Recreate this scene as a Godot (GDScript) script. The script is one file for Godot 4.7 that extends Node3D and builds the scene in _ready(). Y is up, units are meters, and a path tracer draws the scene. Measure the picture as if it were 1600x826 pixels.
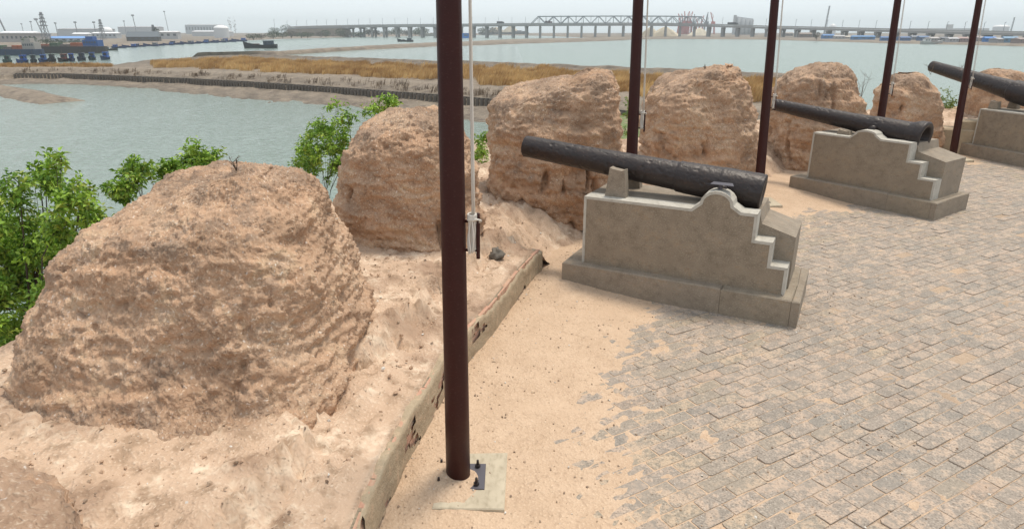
extends Node3D
# Earthen rampart with old iron cannons above a muddy bay.

var fb: FastNoiseLite      # fractal
var sx: FastNoiseLite      # plain simplex
var rg: FastNoiseLite      # ridged
var rng := RandomNumberGenerator.new()
var M := {}
var used := {}
var toe_p: Array[Vector2] = []
var toe_n: Array[Vector2] = []
var toe_a: Array[float] = []
var wall_len := 0.0

# ------------------------------------------------------------------ naming
func numbered(n: String) -> String:
	if not used.has(n):
		used[n] = 0
		return n
	used[n] += 1
	return "%s_%03d" % [n, used[n]]

func tag(o: Node, label: String, category: String, group := "") -> void:
	o.set_meta("label", label)
	o.set_meta("category", category)
	if group != "":
		o.set_meta("group", group)

func thing(n: String, label: String, category: String, at := Vector3.ZERO, turn := 0.0, group := "") -> Node3D:
	var o := Node3D.new()
	o.name = numbered(n)
	add_child(o)
	o.position = at
	o.rotation.y = turn
	tag(o, label, category, group)
	return o

func obj(n: String, mesh: Mesh, m: Material, parent: Node = null) -> MeshInstance3D:
	var o := MeshInstance3D.new()
	o.mesh = mesh
	o.material_override = m
	if parent == null:
		o.name = numbered(n)
		add_child(o)
	else:
		o.name = n
		parent.add_child(o, true)
	return o

func struct(n: String, mesh: Mesh, m: Material, parent: Node = null) -> MeshInstance3D:
	var o := obj(n, mesh, m, parent)
	if parent == null:
		o.set_meta("kind", "structure")
	return o

# ------------------------------------------------------------------ mesh helpers
func st_new(smooth := false) -> SurfaceTool:
	var st := SurfaceTool.new()
	st.begin(Mesh.PRIMITIVE_TRIANGLES)
	st.set_smooth_group(0 if smooth else -1)
	return st

func done(st: SurfaceTool) -> ArrayMesh:
	st.generate_normals()
	return st.commit()

func quad(st: SurfaceTool, a: Vector3, b: Vector3, c: Vector3, d: Vector3) -> void:
	st.add_vertex(a); st.add_vertex(b); st.add_vertex(c)
	st.add_vertex(a); st.add_vertex(c); st.add_vertex(d)

func tri(st: SurfaceTool, a: Vector3, b: Vector3, c: Vector3) -> void:
	st.add_vertex(a); st.add_vertex(b); st.add_vertex(c)

# box given by min and max corners, chamfered at the top edge when bv > 0
func bx(st: SurfaceTool, lo: Vector3, hi: Vector3, bv := 0.0) -> void:
	hexa(st, [Vector2(lo.x, lo.z), Vector2(hi.x, lo.z), Vector2(hi.x, hi.z), Vector2(lo.x, hi.z)], lo.y, hi.y, bv)

func hexa(st: SurfaceTool, f: Array, y0: float, y1: float, bv := 0.0) -> void:
	var n := f.size()
	var c := Vector2.ZERO
	for p in f: c += p / n
	var top: Array = []
	for i in n:
		var p: Vector2 = f[i]
		if bv > 0.0:
			var u1: Vector2 = (f[(i + 1) % n] - p).normalized()
			var u2: Vector2 = (f[(i + n - 1) % n] - p).normalized()
			top.append(p + (u1 + u2) * bv)
		else:
			top.append(p)
	var ym := y1 - bv
	for i in n:
		var j := (i + 1) % n
		var a: Vector2 = f[i]
		var b: Vector2 = f[j]
		quad(st, Vector3(a.x, y0, a.y), Vector3(b.x, y0, b.y), Vector3(b.x, ym, b.y), Vector3(a.x, ym, a.y))
		if bv > 0.0:
			var c1: Vector2 = top[i]
			var c2: Vector2 = top[j]
			quad(st, Vector3(a.x, ym, a.y), Vector3(b.x, ym, b.y), Vector3(c2.x, y1, c2.y), Vector3(c1.x, y1, c1.y))
	for i in range(1, n - 1):
		var a: Vector2 = top[0]
		var b: Vector2 = top[i]
		var d: Vector2 = top[i + 1]
		tri(st, Vector3(a.x, y1, a.y), Vector3(b.x, y1, b.y), Vector3(d.x, y1, d.y))
		a = f[0]; b = f[i]; d = f[i + 1]
		tri(st, Vector3(a.x, y0, a.y), Vector3(d.x, y0, d.y), Vector3(b.x, y0, b.y))

func bar(st: SurfaceTool, a: Vector3, b: Vector3, w: float, h := -1.0) -> void:
	if h < 0.0: h = w
	var d := (b - a).normalized()
	var s := d.cross(Vector3.UP)
	if s.length() < 0.01: s = Vector3.RIGHT
	s = s.normalized() * w * 0.5
	var u := s.cross(d).normalized() * h * 0.5
	var p := [a - s - u, a + s - u, a + s + u, a - s + u, b - s - u, b + s - u, b + s + u, b - s + u]
	for q in [[0, 1, 5, 4], [1, 2, 6, 5], [2, 3, 7, 6], [3, 0, 4, 7], [3, 2, 1, 0], [4, 5, 6, 7]]:
		quad(st, p[q[3]], p[q[2]], p[q[1]], p[q[0]])

func tube(st: SurfaceTool, pts: Array, r0: float, r1 := -1.0, sides := 8, caps := true) -> void:
	if r1 < 0.0: r1 = r0
	var n := pts.size()
	var rings: Array = []
	for i in n:
		var d: Vector3 = (pts[mini(i + 1, n - 1)] - pts[maxi(i - 1, 0)]).normalized()
		var ref := Vector3.UP if absf(d.y) < 0.9 else Vector3(0, 0, 1)
		var s := d.cross(ref).normalized()
		var u := s.cross(d).normalized()
		var r := lerpf(r0, r1, float(i) / maxf(1.0, n - 1.0))
		var ring: Array = []
		for k in sides:
			var t := TAU * k / sides
			ring.append(pts[i] + (s * cos(t) + u * sin(t)) * r)
		rings.append(ring)
	for i in n - 1:
		for k in sides:
			var k2 := (k + 1) % sides
			quad(st, rings[i][k], rings[i + 1][k], rings[i + 1][k2], rings[i][k2])
	if caps:
		for k in range(1, sides - 1):
			tri(st, rings[0][0], rings[0][k], rings[0][k + 1])
			tri(st, rings[n - 1][0], rings[n - 1][k + 1], rings[n - 1][k])

# polygon in (u, y), extruded from w0 to w1; local coordinates are (u, y, -w)
func ext(st: SurfaceTool, poly: PackedVector2Array, w0: float, w1: float) -> void:
	var idx := Geometry2D.triangulate_polygon(poly)
	for k in range(0, idx.size(), 3):
		var a := poly[idx[k]]
		var b := poly[idx[k + 1]]
		var c := poly[idx[k + 2]]
		if (b - a).cross(c - a) > 0.0:
			var t := b
			b = c
			c = t
		tri(st, Vector3(a.x, a.y, -w0), Vector3(b.x, b.y, -w0), Vector3(c.x, c.y, -w0))
		tri(st, Vector3(a.x, a.y, -w1), Vector3(c.x, c.y, -w1), Vector3(b.x, b.y, -w1))
	var area := 0.0
	for i in poly.size():
		area += poly[i].cross(poly[(i + 1) % poly.size()])
	for i in poly.size():
		var a := poly[i]
		var b := poly[(i + 1) % poly.size()]
		if area > 0.0:
			quad(st, Vector3(a.x, a.y, -w0), Vector3(a.x, a.y, -w1), Vector3(b.x, b.y, -w1), Vector3(b.x, b.y, -w0))
		else:
			quad(st, Vector3(b.x, b.y, -w0), Vector3(b.x, b.y, -w1), Vector3(a.x, a.y, -w1), Vector3(a.x, a.y, -w0))

# smooth grid, V[i * nv + j]
func grid(nu: int, nv: int, V: PackedVector3Array, C: PackedColorArray, wrap_v: bool, flip: bool, holes := PackedByteArray()) -> ArrayMesh:
	var N := PackedVector3Array()
	N.resize(V.size())
	var I := PackedInt32Array()
	var vj := nv if wrap_v else nv - 1
	for i in nu - 1:
		for j in vj:
			if holes.size() > 0 and holes[i * nv + j] == 1:
				continue
			var a := i * nv + j
			var b := (i + 1) * nv + j
			var j2 := (j + 1) % nv
			var c := (i + 1) * nv + j2
			var d := i * nv + j2
			if flip:
				var t := b
				b = d
				d = t
			I.append(a); I.append(b); I.append(c)
			I.append(a); I.append(c); I.append(d)
			var n := (V[c] - V[a]).cross(V[b] - V[a]) + (V[d] - V[a]).cross(V[c] - V[a])
			N[a] += n; N[b] += n; N[c] += n; N[d] += n
	for k in N.size():
		N[k] = N[k].normalized() if N[k].length_squared() > 1e-18 else Vector3.UP
	var arr := []
	arr.resize(Mesh.ARRAY_MAX)
	arr[Mesh.ARRAY_VERTEX] = V
	arr[Mesh.ARRAY_NORMAL] = N
	if C.size() > 0:
		arr[Mesh.ARRAY_COLOR] = C
	arr[Mesh.ARRAY_INDEX] = I
	var m := ArrayMesh.new()
	m.add_surface_from_arrays(Mesh.PRIMITIVE_TRIANGLES, arr)
	return m

# ------------------------------------------------------------------ textures
func noise_bytes(size: int, seed_: int, freq: float, oct := 4, ridged := false, cell := false) -> PackedByteArray:
	var n := FastNoiseLite.new()
	n.seed = seed_
	n.frequency = freq
	n.noise_type = FastNoiseLite.TYPE_CELLULAR if cell else FastNoiseLite.TYPE_SIMPLEX_SMOOTH
	n.fractal_type = FastNoiseLite.FRACTAL_RIDGED if ridged else FastNoiseLite.FRACTAL_FBM
	n.fractal_octaves = oct
	var im := n.get_seamless_image(size, size, false, false, 0.15, true)
	im.convert(Image.FORMAT_L8)
	return im.get_data()

# a colour image from a function (x, y, index) -> Color (linear values, stored as sRGB) and its relief
func mk_tex(size: int, f: Callable) -> ImageTexture:
	var d := PackedByteArray()
	d.resize(size * size * 3)
	for i in size * size:
		var c: Color = f.call(i)
		c = c.linear_to_srgb()
		d[i * 3] = clampi(int(c.r * 255.0), 0, 255)
		d[i * 3 + 1] = clampi(int(c.g * 255.0), 0, 255)
		d[i * 3 + 2] = clampi(int(c.b * 255.0), 0, 255)
	var im := Image.create_from_data(size, size, false, Image.FORMAT_RGB8, d)
	return ImageTexture.create_from_image(im)

func mk_normal(size: int, h: PackedByteArray, strength: float) -> ImageTexture:
	var im := Image.create_from_data(size, size, false, Image.FORMAT_L8, h)
	im.convert(Image.FORMAT_RGBA8)
	im.bump_map_to_normal_map(strength)
	return ImageTexture.create_from_image(im)

func mat(c: Color, rough := 0.9, vcol := false) -> StandardMaterial3D:
	var m := StandardMaterial3D.new()
	m.albedo_color = c.linear_to_srgb()
	m.roughness = rough
	m.vertex_color_use_as_albedo = vcol
	return m

func tmat(tex: Texture2D, nrm: Texture2D, scale: float, rough := 0.95, vcol := false, ns := 1.0) -> StandardMaterial3D:
	var m := StandardMaterial3D.new()
	m.albedo_texture = tex
	m.roughness = rough
	m.vertex_color_use_as_albedo = vcol
	m.uv1_triplanar = true
	m.uv1_world_triplanar = true
	m.uv1_scale = Vector3.ONE / scale
	m.uv1_triplanar_sharpness = 4.0
	if nrm != null:
		m.normal_enabled = true
		m.normal_texture = nrm
		m.normal_scale = ns
	return m

func b2(v: int) -> float: return v / 255.0
func mixc(a: Color, b: Color, t: float) -> Color: return a.lerp(b, clampf(t, 0.0, 1.0))

func make_materials() -> void:
	var S := 512
	var big := noise_bytes(S, 11, 0.007, 5)
	var mid := noise_bytes(S, 12, 0.02, 4)
	var fine := noise_bytes(S, 13, 0.055, 3)
	var grit := noise_bytes(S, 14, 0.15, 2)
	var ridge := noise_bytes(S, 15, 0.016, 4, true)
	var spot := noise_bytes(S, 16, 0.085, 2)
	# rammed earth: tan clay, straw flecks, pale grit, darker pits
	var h := PackedByteArray()
	h.resize(S * S)
	for i in S * S:
		h[i] = clampi(int(70.0 * b2(mid[i]) + 75.0 * b2(fine[i]) + 60.0 * b2(grit[i]) + 40.0 * (1.0 - b2(ridge[i]))), 0, 255)
	var earth := mk_tex(S, func(i: int) -> Color:
		var c := mixc(Color(0.375, 0.241, 0.156), Color(0.555, 0.39, 0.267), b2(big[i]) * 0.55 + b2(fine[i]) * 0.5)
		c = mixc(c, Color(0.25, 0.152, 0.098), (0.40 - b2(fine[i])) * 3.0 * b2(mid[i]))
		c = mixc(c, Color(0.72, 0.58, 0.43), (b2(grit[i]) - 0.62) * 3.5)
		c = mixc(c, Color(0.8, 0.74, 0.66), (b2(spot[i]) - 0.80) * 9.0)
		c = mixc(c, Color(0.20, 0.125, 0.08), (b2(ridge[i]) - 0.87) * 3.0)
		return c)
	var earth_n := mk_normal(S, h, 9.0)
	M.earth = tmat(earth, earth_n, 1.6, 0.97, true, 1.0)
	# trodden bench soil: paler, smoother
	var hs := PackedByteArray()
	hs.resize(S * S)
	for i in S * S:
		hs[i] = clampi(int(90.0 * b2(mid[i]) + 60.0 * b2(fine[i]) + 55.0 * b2(grit[i])), 0, 255)
	var soil := mk_tex(S, func(i: int) -> Color:
		var c := mixc(Color(0.44, 0.303, 0.204), Color(0.60, 0.44, 0.318), b2(big[i]) * 0.7 + b2(mid[i]) * 0.35)
		c = mixc(c, Color(0.70, 0.57, 0.43), (b2(big[i]) * 0.6 + b2(fine[i]) * 0.5 - 0.62) * 4.0)
		c = mixc(c, Color(0.35, 0.24, 0.16), (0.44 - b2(mid[i])) * 3.6)
		c = mixc(c, Color(0.74, 0.60, 0.46), (b2(grit[i]) - 0.62) * 2.2)
		c = mixc(c, Color(0.24, 0.155, 0.10), (b2(spot[i]) - 0.78) * 5.0)
		return c)
	M.soil = tmat(soil, mk_normal(S, hs, 9.0), 1.9, 0.97, true, 0.9)
	# loose sand
	var sand := mk_tex(S, func(i: int) -> Color:
		var c := mixc(Color(0.46, 0.324, 0.217), Color(0.58, 0.427, 0.299), b2(big[i]) * 0.6 + b2(mid[i]) * 0.4)
		c = mixc(c, Color(0.36, 0.25, 0.165), (b2(ridge[i]) - 0.74) * 2.0)
		c = mixc(c, Color(0.72, 0.56, 0.40), (b2(grit[i]) - 0.60) * 1.6)
		c = mixc(c, Color(0.40, 0.28, 0.19), (0.40 - b2(fine[i])) * 2.2)
		c = mixc(c, Color(0.22, 0.15, 0.10), (b2(spot[i]) - 0.83) * 5.0)
		return c)
	M.sand = tmat(sand, mk_normal(S, hs, 8.0), 1.7, 0.97, true, 0.9)
	# grey paving bricks with sand trodden into their pores
	var pav := mk_tex(S, func(i: int) -> Color:
		var c := mixc(Color(0.245, 0.206, 0.17), Color(0.365, 0.31, 0.258), b2(mid[i]) * 0.5 + b2(fine[i]) * 0.6)
		c = mixc(c, Color(0.46, 0.352, 0.268), (b2(big[i]) * 0.4 + b2(mid[i]) * 0.45 + b2(fine[i]) * 0.45 - 0.60) * 4.5)
		c = mixc(c, Color(0.15, 0.125, 0.105), (b2(grit[i]) - 0.60) * 3.0)
		c = mixc(c, Color(0.60, 0.52, 0.43), (0.34 - b2(grit[i])) * 2.5)
		return c)
	M.paver = tmat(pav, mk_normal(S, hs, 5.0), 1.35, 0.93, true, 0.9)
	# washed-grit concrete of the gun beds
	var grit2 := noise_bytes(S, 21, 0.11, 2)
	var con := mk_tex(S, func(i: int) -> Color:
		var c := mixc(Color(0.205, 0.164, 0.122), Color(0.33, 0.278, 0.216), b2(big[i]) * 0.6 + b2(mid[i]) * 0.4)
		c = mixc(c, Color(0.13, 0.115, 0.092), (b2(grit2[i]) - 0.62) * 1.3)
		c = mixc(c, Color(0.50, 0.47, 0.40), (0.34 - b2(grit2[i])) * 1.6)
		c = mixc(c, Color(0.30, 0.19, 0.10), (b2(fine[i]) * 0.4 + b2(big[i]) * 0.6 - 0.60) * 1.6)
		c = mixc(c, Color(0.15, 0.12, 0.09), (0.33 - b2(mid[i])) * 1.2)
		return c)
	M.concrete = tmat(con, mk_normal(S, grit2, 2.0), 1.0, 0.9, true, 0.6)
	var trim := mk_tex(256, func(i: int) -> Color:
		var c := mixc(Color(0.40, 0.375, 0.325), Color(0.54, 0.515, 0.455), b2(mid[i % (256 * 256)]))
		return mixc(c, Color(0.24, 0.215, 0.17), (b2(fine[i]) - 0.55) * 2.0))
	M.trim = tmat(trim, null, 0.8, 0.9)
	M.pad = M.trim.duplicate()
	M.pad.albedo_color = Color(1.0, 0.96, 0.89)
	# corroded iron
	var hi := PackedByteArray()
	hi.resize(S * S)
	for i in S * S:
		hi[i] = clampi(int(150.0 * b2(fine[i]) + 70.0 * b2(mid[i])), 0, 255)
	var iron := mk_tex(S, func(i: int) -> Color:
		var c := mixc(Color(0.014, 0.0098, 0.0092), Color(0.034, 0.0252, 0.024), b2(mid[i]) * 0.6 + b2(fine[i]) * 0.5)
		c = mixc(c, Color(0.055, 0.028, 0.018), (b2(big[i]) * 0.5 + b2(fine[i]) * 0.5 - 0.56) * 2.5)
		return mixc(c, Color(0.30, 0.24, 0.16), (b2(spot[i]) - 0.86) * 7.0))
	M.iron = tmat(iron, mk_normal(S, hi, 3.0), 0.8, 0.47, false, 0.8)
	M.iron.metallic = 0.15
	# lime and mud render of the low wall
	var ren := mk_tex(S, func(i: int) -> Color:
		var c := mixc(Color(0.31, 0.24, 0.158), Color(0.44, 0.355, 0.245), b2(big[i]) * 0.6 + b2(fine[i]) * 0.4)
		c = mixc(c, Color(0.50, 0.37, 0.25), (b2(mid[i]) - 0.55) * 2.5)
		return mixc(c, Color(0.17, 0.13, 0.09), (b2(grit[i]) - 0.68) * 2.5))
	M.render_coat = tmat(ren, mk_normal(S, hs, 6.0), 1.1, 0.97, false, 0.9)
	var rb := mk_tex(256, func(i: int) -> Color:
		var c := mixc(Color(0.40, 0.20, 0.135), Color(0.56, 0.36, 0.26), b2(fine[i]))
		return mixc(c, Color(0.50, 0.37, 0.25), (b2(mid[i]) - 0.5) * 3.0))
	M.redbrick = tmat(rb, null, 0.5, 0.97)
	# painted steel pole
	var pn := mk_tex(256, func(i: int) -> Color:
		var c := mixc(Color(0.032, 0.0072, 0.0062), Color(0.044, 0.0105, 0.009), b2(mid[i]))
		return mixc(c, Color(0.09, 0.06, 0.055), (b2(grit[i]) - 0.74) * 4.0))
	M.pole = tmat(pn, null, 0.6, 0.45)
	M.pole.metallic_specular = 0.35
	M.pole.uv1_scale = Vector3(0.9, 3.2, 0.9)
	M.steel = mat(Color(0.10, 0.095, 0.11), 0.5); M.steel.metallic = 0.4
	M.rope = mat(Color(0.62, 0.58, 0.52), 0.9)
	# mud of the banks
	var mud := mk_tex(S, func(i: int) -> Color:
		var c := mixc(Color(0.155, 0.124, 0.092), Color(0.265, 0.216, 0.162), b2(big[i]) * 0.6 + b2(fine[i]) * 0.5)
		c = mixc(c, Color(0.12, 0.09, 0.07), (0.40 - b2(mid[i])) * 3.0)
		return mixc(c, Color(0.46, 0.38, 0.29), (b2(spot[i]) - 0.72) * 4.0))
	M.mud = tmat(mud, mk_normal(S, h, 6.0), 17.0, 0.95, true, 1.0)
	M.mudfar2 = tmat(mud, null, 60.0, 0.95)
	M.mudfar = tmat(mud, null, 60.0, 0.95, true)
	var grs := mk_tex(S, func(i: int) -> Color:
		var c := mixc(Color(0.07, 0.12, 0.03), Color(0.20, 0.24, 0.09), b2(fine[i]) * 0.6 + b2(big[i]) * 0.4)
		return mixc(c, Color(0.25, 0.20, 0.14), (b2(mid[i]) - 0.48) * 4.0))
	M.grass = tmat(grs, mk_normal(S, h, 8.0), 9.0, 0.95)
	# water
	var wv := noise_bytes(512, 31, 0.02, 4)
	var wn := mk_normal(512, wv, 6.0)
	M.water = mat(Color(0.155, 0.212, 0.168), 0.12)
	M.water.normal_enabled = true
	M.water.normal_texture = wn
	M.water.normal_scale = 1.0
	M.water.uv1_triplanar = true
	M.water.uv1_world_triplanar = true
	M.water.uv1_scale = Vector3(0.07, 0.07, 0.16)
	M.waterfar = M.water.duplicate()
	M.waterfar.roughness = 0.22
	M.waterfar.uv1_scale = Vector3(0.05, 0.05, 0.12)
	M.leaf = mat(Color.WHITE, 0.55, true)
	M.leaf.backlight_enabled = true
	M.leaf.backlight = Color(0.40, 0.52, 0.14)
	M.bark = mat(Color(0.075, 0.055, 0.04), 0.95)
	M.reed = mat(Color.WHITE, 0.9, true)
	M.twig = mat(Color(0.12, 0.09, 0.065), 0.95)

# ------------------------------------------------------------------ rampart
func catmull(p0: Vector2, p1: Vector2, p2: Vector2, p3: Vector2, t: float) -> Vector2:
	return p1.cubic_interpolate(p2, p0, p3, t)

func toe_build() -> void:
	var P := [Vector2(-0.80, 0.6), Vector2(-0.78, -1.2), Vector2(-0.72, -2.9), Vector2(-0.525, -4.12), Vector2(-0.355, -4.78), Vector2(-0.185, -5.27), Vector2(0.336, -6.9), Vector2(1.15, -8.35), Vector2(2.8, -9.8), Vector2(4.35, -11.2), Vector2(6.0, -13.2), Vector2(8.2, -14.3), Vector2(10.3, -15.3), Vector2(13.0, -16.2), Vector2(17.0, -16.6), Vector2(21.0, -16.6)]
	var pts: Array[Vector2] = []
	for i in range(1, P.size() - 2):
		var n := int(ceil(P[i].distance_to(P[i + 1]) / 0.045)) if i < 7 else int(ceil(P[i].distance_to(P[i + 1]) / 0.12))
		for k in n:
			pts.append(catmull(P[i - 1], P[i], P[i + 1], P[i + 2], float(k) / n))
	var a := 0.0
	for i in pts.size():
		if i > 0: a += pts[i].distance_to(pts[i - 1])
		var d := (pts[mini(i + 3, pts.size() - 1)] - pts[maxi(i - 3, 0)]).normalized()
		toe_p.append(pts[i])
		toe_n.append(Vector2(d.y, -d.x))
		toe_a.append(a)
		if pts[i].y > -6.9: wall_len = a

func bank_y(a: float, s: float, x: float, z: float) -> float:
	var wallf := 1.0 - smoothstep(wall_len - 0.15, wall_len + 0.45, a)
	var e := 0.47 + 0.17 * sx.get_noise_2d(a * 1.3, 3.0) + 0.07 * sx.get_noise_2d(a * 5.0, 9.0)
	var up := smoothstep(e, e + 0.075, s + 0.03 * fb.get_noise_2d(x * 9.0, z * 9.0))
	var lowy := 0.335 + 0.045 * smoothstep(0.05, 0.5, s)
	var y1 := lerpf(lowy, 0.50, up)
	var ss := s + 0.22 * fb.get_noise_2d(a * 2.0, 40.0)
	var y2 := 0.47 * smoothstep(-0.06, 0.85, ss) - 0.03 * (1.0 - smoothstep(0.0, 0.2, s))
	y2 += 0.07 * smoothstep(0.3, 0.5, ss) * fb.get_noise_2d(x * 4.0, z * 4.0)
	var y := lerpf(y2, y1, wallf)
	y += 0.05 * smoothstep(1.0, 2.0, s)
	var k := smoothstep(0.03, 0.25, s)
	y += 0.035 * k * sx.get_noise_2d(a * 1.2, s * 9.0) * (1.0 - up * 0.6)
	var crumb := smoothstep(0.02, 0.22, fb.get_noise_2d(x * 1.15 + 50.0, z * 1.15))
	y += k * (0.032 * fb.get_noise_2d(x * 1.1, z * 1.1) + 0.018 * fb.get_noise_2d(x * 4.5, z * 4.5) + 0.012 * fb.get_noise_2d(x * 16.0 + 7.0, z * 16.0))
	y += k * crumb * (0.04 * absf(fb.get_noise_2d(x * 7.0, z * 7.0)) + 0.04 * absf(fb.get_noise_2d(x * 19.0, z * 19.0)))
	var lip := 1.0 - absf(clampf((s - e - 0.06) / 0.16, -1.0, 1.0))
	y += lip * wallf * 0.11 * fb.get_noise_2d(x * 8.0, z * 8.0 + 30.0)
	y -= lip * wallf * 0.10 * smoothstep(0.25, 0.6, sx.get_noise_2d(x * 3.5, z * 3.5))
	var sc := 2.85 + 0.3 * sx.get_noise_2d(a * 0.8, 70.0)
	var over := maxf(0.0, s - sc)
	y -= 0.9 * over - 0.45 * (1.0 - exp(-over * 1.6)) if over > 0.0 else 0.0
	if over > 0.0: y += minf(over, 1.0) * 0.25 * fb.get_noise_2d(x * 0.8, z * 0.8)
	return maxf(y, -6.2)

func build_bank() -> void:
	var S: Array[float] = []
	var s := 0.0
	while s < 3.4:
		S.append(s); s += 0.045
	while s < 13.0:
		S.append(s); s += 0.12 + (s - 3.4) * 0.12
	var nu := toe_p.size()
	var nv := S.size()
	var V := PackedVector3Array(); V.resize(nu * nv)
	var C := PackedColorArray(); C.resize(nu * nv)
	for i in nu:
		for j in nv:
			var sj := S[j]
			if toe_a[i] < wall_len: sj = 0.014 + sj * 0.98
			var q := toe_p[i] + toe_n[i] * sj
			var y := bank_y(toe_a[i], sj, q.x, q.y)
			if j == 0 and toe_a[i] < wall_len: y = 0.22
			V[i * nv + j] = Vector3(q.x, y, q.y)
			var g := fb.get_noise_2d(q.x * 1.15 + 50.0, q.y * 1.15) - 0.05
			var c := Color(1.0, 1.0, 1.0).lerp(Color(0.70, 0.66, 0.64), clampf(g * 3.6, 0.0, 1.0))
			c = c.lerp(Color(1.10, 1.08, 1.05), clampf(-g * 2.0, 0.0, 1.0))
			C[i * nv + j] = c
	struct("earth_bank", grid(nu, nv, V, C, false, true), M.soil)

# ------------------------------------------------------------------ earth mounds
# rows: [y, x left, x right, z front, z back] round (cx, cz)
func mound(rows: Array, cx: float, cz: float, nth: int, nlev: int, seed_: int, grey: float, label: String, n_exp := 3.0, amp := 1.0) -> void:
	var cx3 := Vector3(cx, 0.3, cz)
	var R := rows.size()
	var V := PackedVector3Array(); V.resize(nlev * nth)
	var C := PackedColorArray(); C.resize(nlev * nth)
	var so := seed_ * 13.7
	# spread the levels evenly along the profile
	var fine_rows: Array = []
	var acc: Array[float] = []
	var L := 0.0
	var SUB := 24
	for i in R - 1:
		for k in SUB:
			var t := float(k) / SUB
			var r := []
			for m in 5:
				r.append(cubic_interpolate(rows[i][m], rows[i + 1][m], rows[maxi(i - 1, 0)][m], rows[mini(i + 2, R - 1)][m], t))
			fine_rows.append(r)
	fine_rows.append(rows[R - 1])
	for i in fine_rows.size():
		if i > 0:
			var p: Array = fine_rows[i - 1]
			var q: Array = fine_rows[i]
			L += Vector2(q[0] - p[0], ((q[2] - q[1]) - (p[2] - p[1])) * 0.5).length() + 0.5 * absf((q[3] - q[4]) - (p[3] - p[4])) * 0.4
		acc.append(L)
	var fi := 0
	for i in nlev:
		var want := L * i / (nlev - 1.0)
		while fi < acc.size() - 2 and acc[fi + 1] < want: fi += 1
		var t := clampf((want - acc[fi]) / maxf(1e-6, acc[fi + 1] - acc[fi]), 0.0, 1.0)
		var r := []
		for m in 5: r.append(lerpf(fine_rows[fi][m], fine_rows[fi + 1][m], t))
		var mx: float = (r[1] + r[2]) * 0.5
		var mz: float = (r[3] + r[4]) * 0.5
		var hx: float = maxf(0.0, (r[2] - r[1]) * 0.5)
		var hz: float = maxf(0.0, (r[3] - r[4]) * 0.5)
		for j in nth:
			var th := TAU * j / nth
			var cs := cos(th)
			var sn := sin(th)
			var k := pow(pow(absf(cs), n_exp) + pow(absf(sn), n_exp), -1.0 / n_exp)
			var p := Vector3(mx + hx * cs * k, r[0], mz + hz * sn * k)
			V[i * nth + j] = p
	# displace
	var W := V.duplicate()
	for i in nlev:
		for j in nth:
			var id := i * nth + j
			var p := V[id]
			var j0 := (j + nth - 1) % nth
			var j1 := (j + 1) % nth
			var n := (V[i * nth + j1] - V[i * nth + j0]).cross(V[mini(i + 1, nlev - 1) * nth + j] - V[maxi(i - 1, 0) * nth + j])
			n = -n
			if n.length_squared() < 1e-14: n = Vector3.UP
			n = n.normalized()
			if n.dot(p - Vector3(cx3.x, 0.4, cx3.z)) < 0.0 and n.y < 0.5: n = -n
			var side := 1.0 - absf(n.y)
			var q := p + Vector3(so, so * 0.3, -so)
			var warp := p.y + 0.12 * fb.get_noise_3d(q.x * 0.9, q.y * 0.9, q.z * 0.9)
			var d := 0.11 * fb.get_noise_3d(q.x * 0.75, q.y * 0.95, q.z * 0.75)
			var s1 := sx.get_noise_3d(warp * 5.0 + so, q.x * 0.5, q.z * 0.5)
			d += side * 0.02 * signf(s1) * pow(absf(s1), 0.55)
			var s2 := sx.get_noise_3d(warp * 14.0 + so, q.x * 1.0, q.z * 1.0)
			d += side * 0.011 * signf(s2) * pow(absf(s2), 0.5)
			d += 0.05 * fb.get_noise_3d(q.x * 2.4, q.y * 3.2, q.z * 2.4)
			var rough := 0.45 + 0.55 * side
			d += rough * (0.052 * absf(fb.get_noise_3d(q.x * 4.2, q.y * 6.0, q.z * 4.2)) - 0.02)
			d += rough * 0.036 * absf(fb.get_noise_3d(q.x * 11.0, q.y * 15.0, q.z * 11.0))
			d += 0.027 * absf(fb.get_noise_3d(q.x * 26.0, q.y * 31.0, q.z * 26.0))
			d -= 0.012
			d -= 0.02 * smoothstep(0.45, 0.8, sx.get_noise_3d(q.x * 12.0, q.y * 12.0, q.z * 12.0))
			var cr := rg.get_noise_3d(q.x * 1.1, q.y * 0.28, q.z * 1.1)
			d -= side * side * 0.13 * smoothstep(0.70, 0.84, cr) * smoothstep(-0.1, 0.25, fb.get_noise_3d(q.x * 1.3 + 4.0, q.y * 2.0, q.z * 1.3))
			W[id] = p + n * d * amp
			# weathered grey crust lying in ragged patches
			var g := 0.55 * fb.get_noise_3d(q.x * 1.5, q.y * 1.5, q.z * 1.5) + 0.5 * fb.get_noise_3d(q.x * 7.0, q.y * 7.0, q.z * 7.0)
			var gp := smoothstep(0.02, 0.22, g + grey - 0.30 + 0.42 * smoothstep(0.35, 0.75, n.y))
			var tone := 1.0 + 0.45 * fb.get_noise_3d(q.x * 2.0 + 9.0, q.y * 3.0, q.z * 2.0)
			var band := 0.5 + 0.5 * sx.get_noise_3d(warp * 3.2 - so, q.x * 0.3, q.z * 0.3)
			var col := Color(1.0, 0.97, 0.95).lerp(Color(0.84, 0.76, 0.70), band)
			col = col.lerp(Color(0.66, 0.66, 0.68), gp * 0.8)
			C[id] = Color(col.r * tone, col.g * tone, col.b * tone)
	var o := obj("earth_mound", grid(nlev, nth, W, C, true, false), M.earth)
	tag(o, label, "earth mound", "rammed earth mounds along the rampart")

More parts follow.
